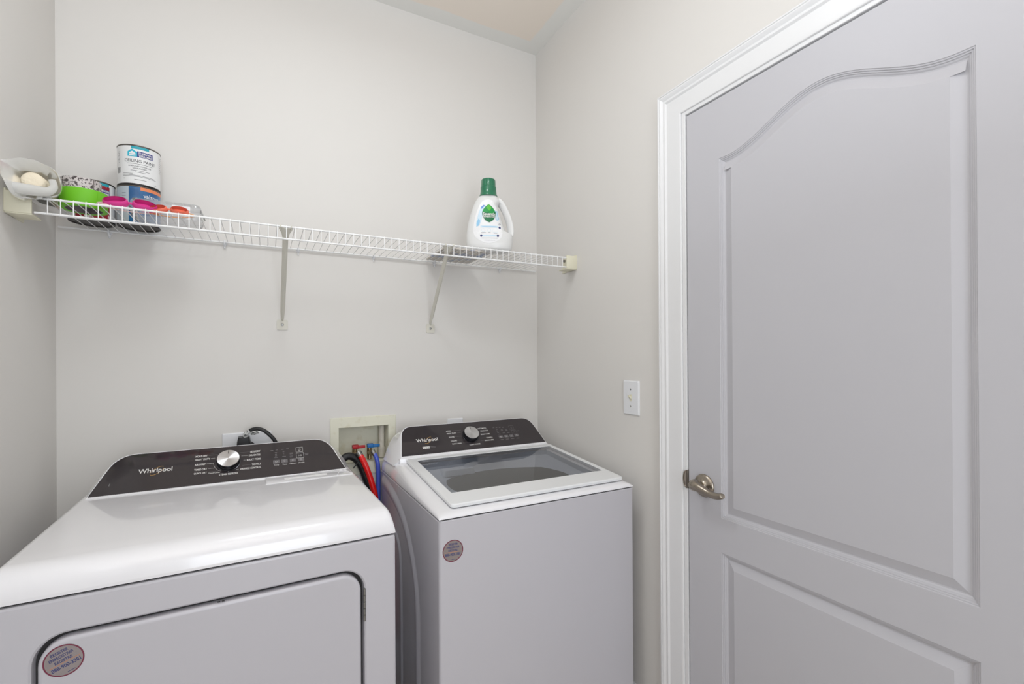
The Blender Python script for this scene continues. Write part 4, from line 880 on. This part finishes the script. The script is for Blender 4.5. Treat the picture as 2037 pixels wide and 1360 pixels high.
# hose box
wbx = empty('hose_box', (0.348, D, 0.82), 0, 'ivory recessed washer hose box in the back wall between dryer and washer', 'hose box'); ob = Vector((0.348, D, 0.82))
fr = MB(); o1 = [(0.2201, 0.8200), (0.4760, 0.8200), (0.4760, 1.0500), (0.2201, 1.0500)]; i1 = [(bx0, bz0), (bx1, bz0), (bx1, bz1), (bx0, bz1)]
def lp(pts, y): return [tuple(Vector((x, y, z))-ob) for x, z in pts]
sm = lambda pts, k, c=(0.348, 0.935): [(c[0]+(x-c[0])*k, c[1]+(z-c[1])*k) for x, z in pts]
fr.loft([lp(o1, D), lp(o1, D-0.003), lp(sm(o1, .985), D-0.005), lp(sm(i1, 1.02), D-0.005), lp(i1, D-0.003), lp(sm(i1, .992), D+0.0)], cap0=False, cap1=False)
fr.build('frame', IVORYD, wbx, 20)
sl = MB(); j1 = sm(i1, .992, (0.3489, 0.939)); sl.loft([lp(j1, D-0.001), lp(sm(j1, .97, (0.3489, 0.939)), D+0.080)], cap0=False); sl.build('recess', IVORYD, wbx, 20)
pp = MB().tube(rel([(0.428, D+0.045, 1.004), (0.428, D+0.045, 0.872)], ob), 0.0115, smooth=False, n=24).tube(rel([(0.428, D+0.045, 0.915), (0.428, D+0.045, 0.872)], ob), 0.014, smooth=False, n=24)
pp.build('standpipe', PVC, wbx, 40)
def valve(x, lm, nm, label):
    v = empty(nm, (x, D-0.004, 0.87), 0, label, 'valve', 'levers in the hose box'); ov = Vector((x, D-0.004, 0.87))
    b_ = MB().tube(rel([(x, D+0.035, 0.872), (x, D+0.035, 0.918)], ov), 0.0095, smooth=False, n=20).tube(rel([(x, D+0.045, 0.900), (x, D+0.008, 0.900), (x+0.004, D-0.012, 0.903)], ov), 0.0085, smooth=False, n=20)
    b_.build('valve_body', BRASS, v, 40)
    MB().box(tuple(Vector((x-0.012, D+0.006, 0.921))-ov), tuple(Vector((x+0.013, D+0.030, 0.936))-ov), bev=0.0025).box(tuple(Vector((x+0.008, D+0.008, 0.9215))-ov), tuple(Vector((x+0.037, D+0.014, 0.934))-ov), bev=0.002).build('lever', lm, v, 40)
valve(0.318, REDL, 'water_valve', 'brass water valve with a red lever'); valve(0.376, BLUEL, 'water_valve', 'brass water valve with a blue lever')
def hose(name, pts, r, m, label, conn=None):
    o0 = Vector(pts[0]); h = empty(name, o0, 0, label, 'hose')
    MB().tube(rel(pts, o0), r, n=18).build('tube', m, h, 60)
    if conn:
        a, b2 = Vector(pts[0]), Vector(pts[1]); dr_ = (b2-a).normalized()
        MB().tube(rel([a-dr_*0.012, a-dr_*0.001], o0), r*1.12, smooth=False, n=20).tube(rel([a-dr_*0.0015, a+dr_*0.008], o0), r*1.03, smooth=False, n=20).build('coupling', STEEL, h, 30)
hose('water_hose', [(0.3255, 1.905, 0.9050), (0.3340, 1.893, 0.8890), (0.3450, 1.883, 0.8600), (0.3570, 1.879, 0.8250), (0.3680, 1.876, 0.7850), (0.3770, 1.875, 0.7450), (0.380, 1.875, 0.68), (0.375, 1.880, 0.45), (0.365, 1.90, 0.25), (0.385, 1.925, 0.16), (0.45, 1.927, 0.13)], 0.0112, REDH, 'bright red washer hose hanging between dryer and washer', 1)
hose('water_hose', [(0.3825, 1.9220, 0.9030), (0.3900, 1.915, 0.8880), (0.3955, 1.912, 0.8600), (0.3980, 1.915, 0.8250), (0.3990, 1.920, 0.7850), (0.399, 1.924, 0.70), (0.395, 1.926, 0.50), (0.41, 1.927, 0.32), (0.46, 1.928, 0.25)], 0.0088, BLUEH, 'blue washer hose beside the washer', 1)
hose('drain_hose', [(0.2450, 1.915, 0.8600), (0.2600, 1.915, 0.8890), (0.2760, 1.916, 0.9010), (0.2930, 1.917, 0.9010), (0.3110, 1.917, 0.8900), (0.3270, 1.917, 0.8690), (0.3400, 1.917, 0.8400), (0.3540, 1.917, 0.8000), (0.3720, 1.917, 0.7500), (0.376, 1.917, 0.65), (0.360, 1.917, 0.45), (0.345, 1.912, 0.25), (0.335, 1.910, 0.08), (0.325, 1.90, 0.02)], 0.0145, BLACKR, 'thick black drain hose arching beside the red hose')
zt_ = MB().tube([(0.3180, 1.897, 0.880), (0.3060, 1.892, 0.8680), (0.2980, 1.888, 0.860)], 0.0022, n=8).tube([(0.334, 1.900, 0.872), (0.326, 1.899, 0.880), (0.318, 1.900, 0.888)], 0.0030, n=8)
tag(zt_.build('cable_tie', BLACKR, None, 60), 'black cable tie strapped round the drain hose', 'cable tie')

# light switch on the right wall
sw = empty('light_switch', (R, 1.2863, 1.137), 0, 'white toggle light switch plate on the right wall', 'light switch')
FX = Matrix(((0, 0, -1, 0), (-1, 0, 0, 0), (0, 1, 0, 0), (0, 0, 0, 1)))
a = rrect(-.0400, .0400, -.0610, .0610, .003, 4); b2 = rrect(-.0368, .0368, -.0578, .0578, .003, 4)
MB().loft([[(x, y, 0) for x, y in a], [(x, y, .0035) for x, y in a], [(x, y, .0062) for x, y in b2]], T=FX).build('cover_plate', PLASTW, sw, 25)
MB().box((-.0055, -.0125, .006), (.0055, .0125, .0068), T=FX).build('toggle_slot', IVORY, sw, 0)
MB().loft([[(x, y, .006) for x, y in rrect(-.0040, .0040, -.0045, .0045, .001, 2)], [(x, y+.006, .016) for x, y in rrect(-.0034, .0034, -.0035, .0035, .001, 2)]], T=FX).build('toggle', IVORY, sw, 30)
for s in (-1, 1): MB().lathe([(.0032, .006), (.0028, .0072), (.001, .0074)], T=FX @ Matrix.Translation((0, s*.030, 0)), n=14).build('screw', STEEL, sw, 30)
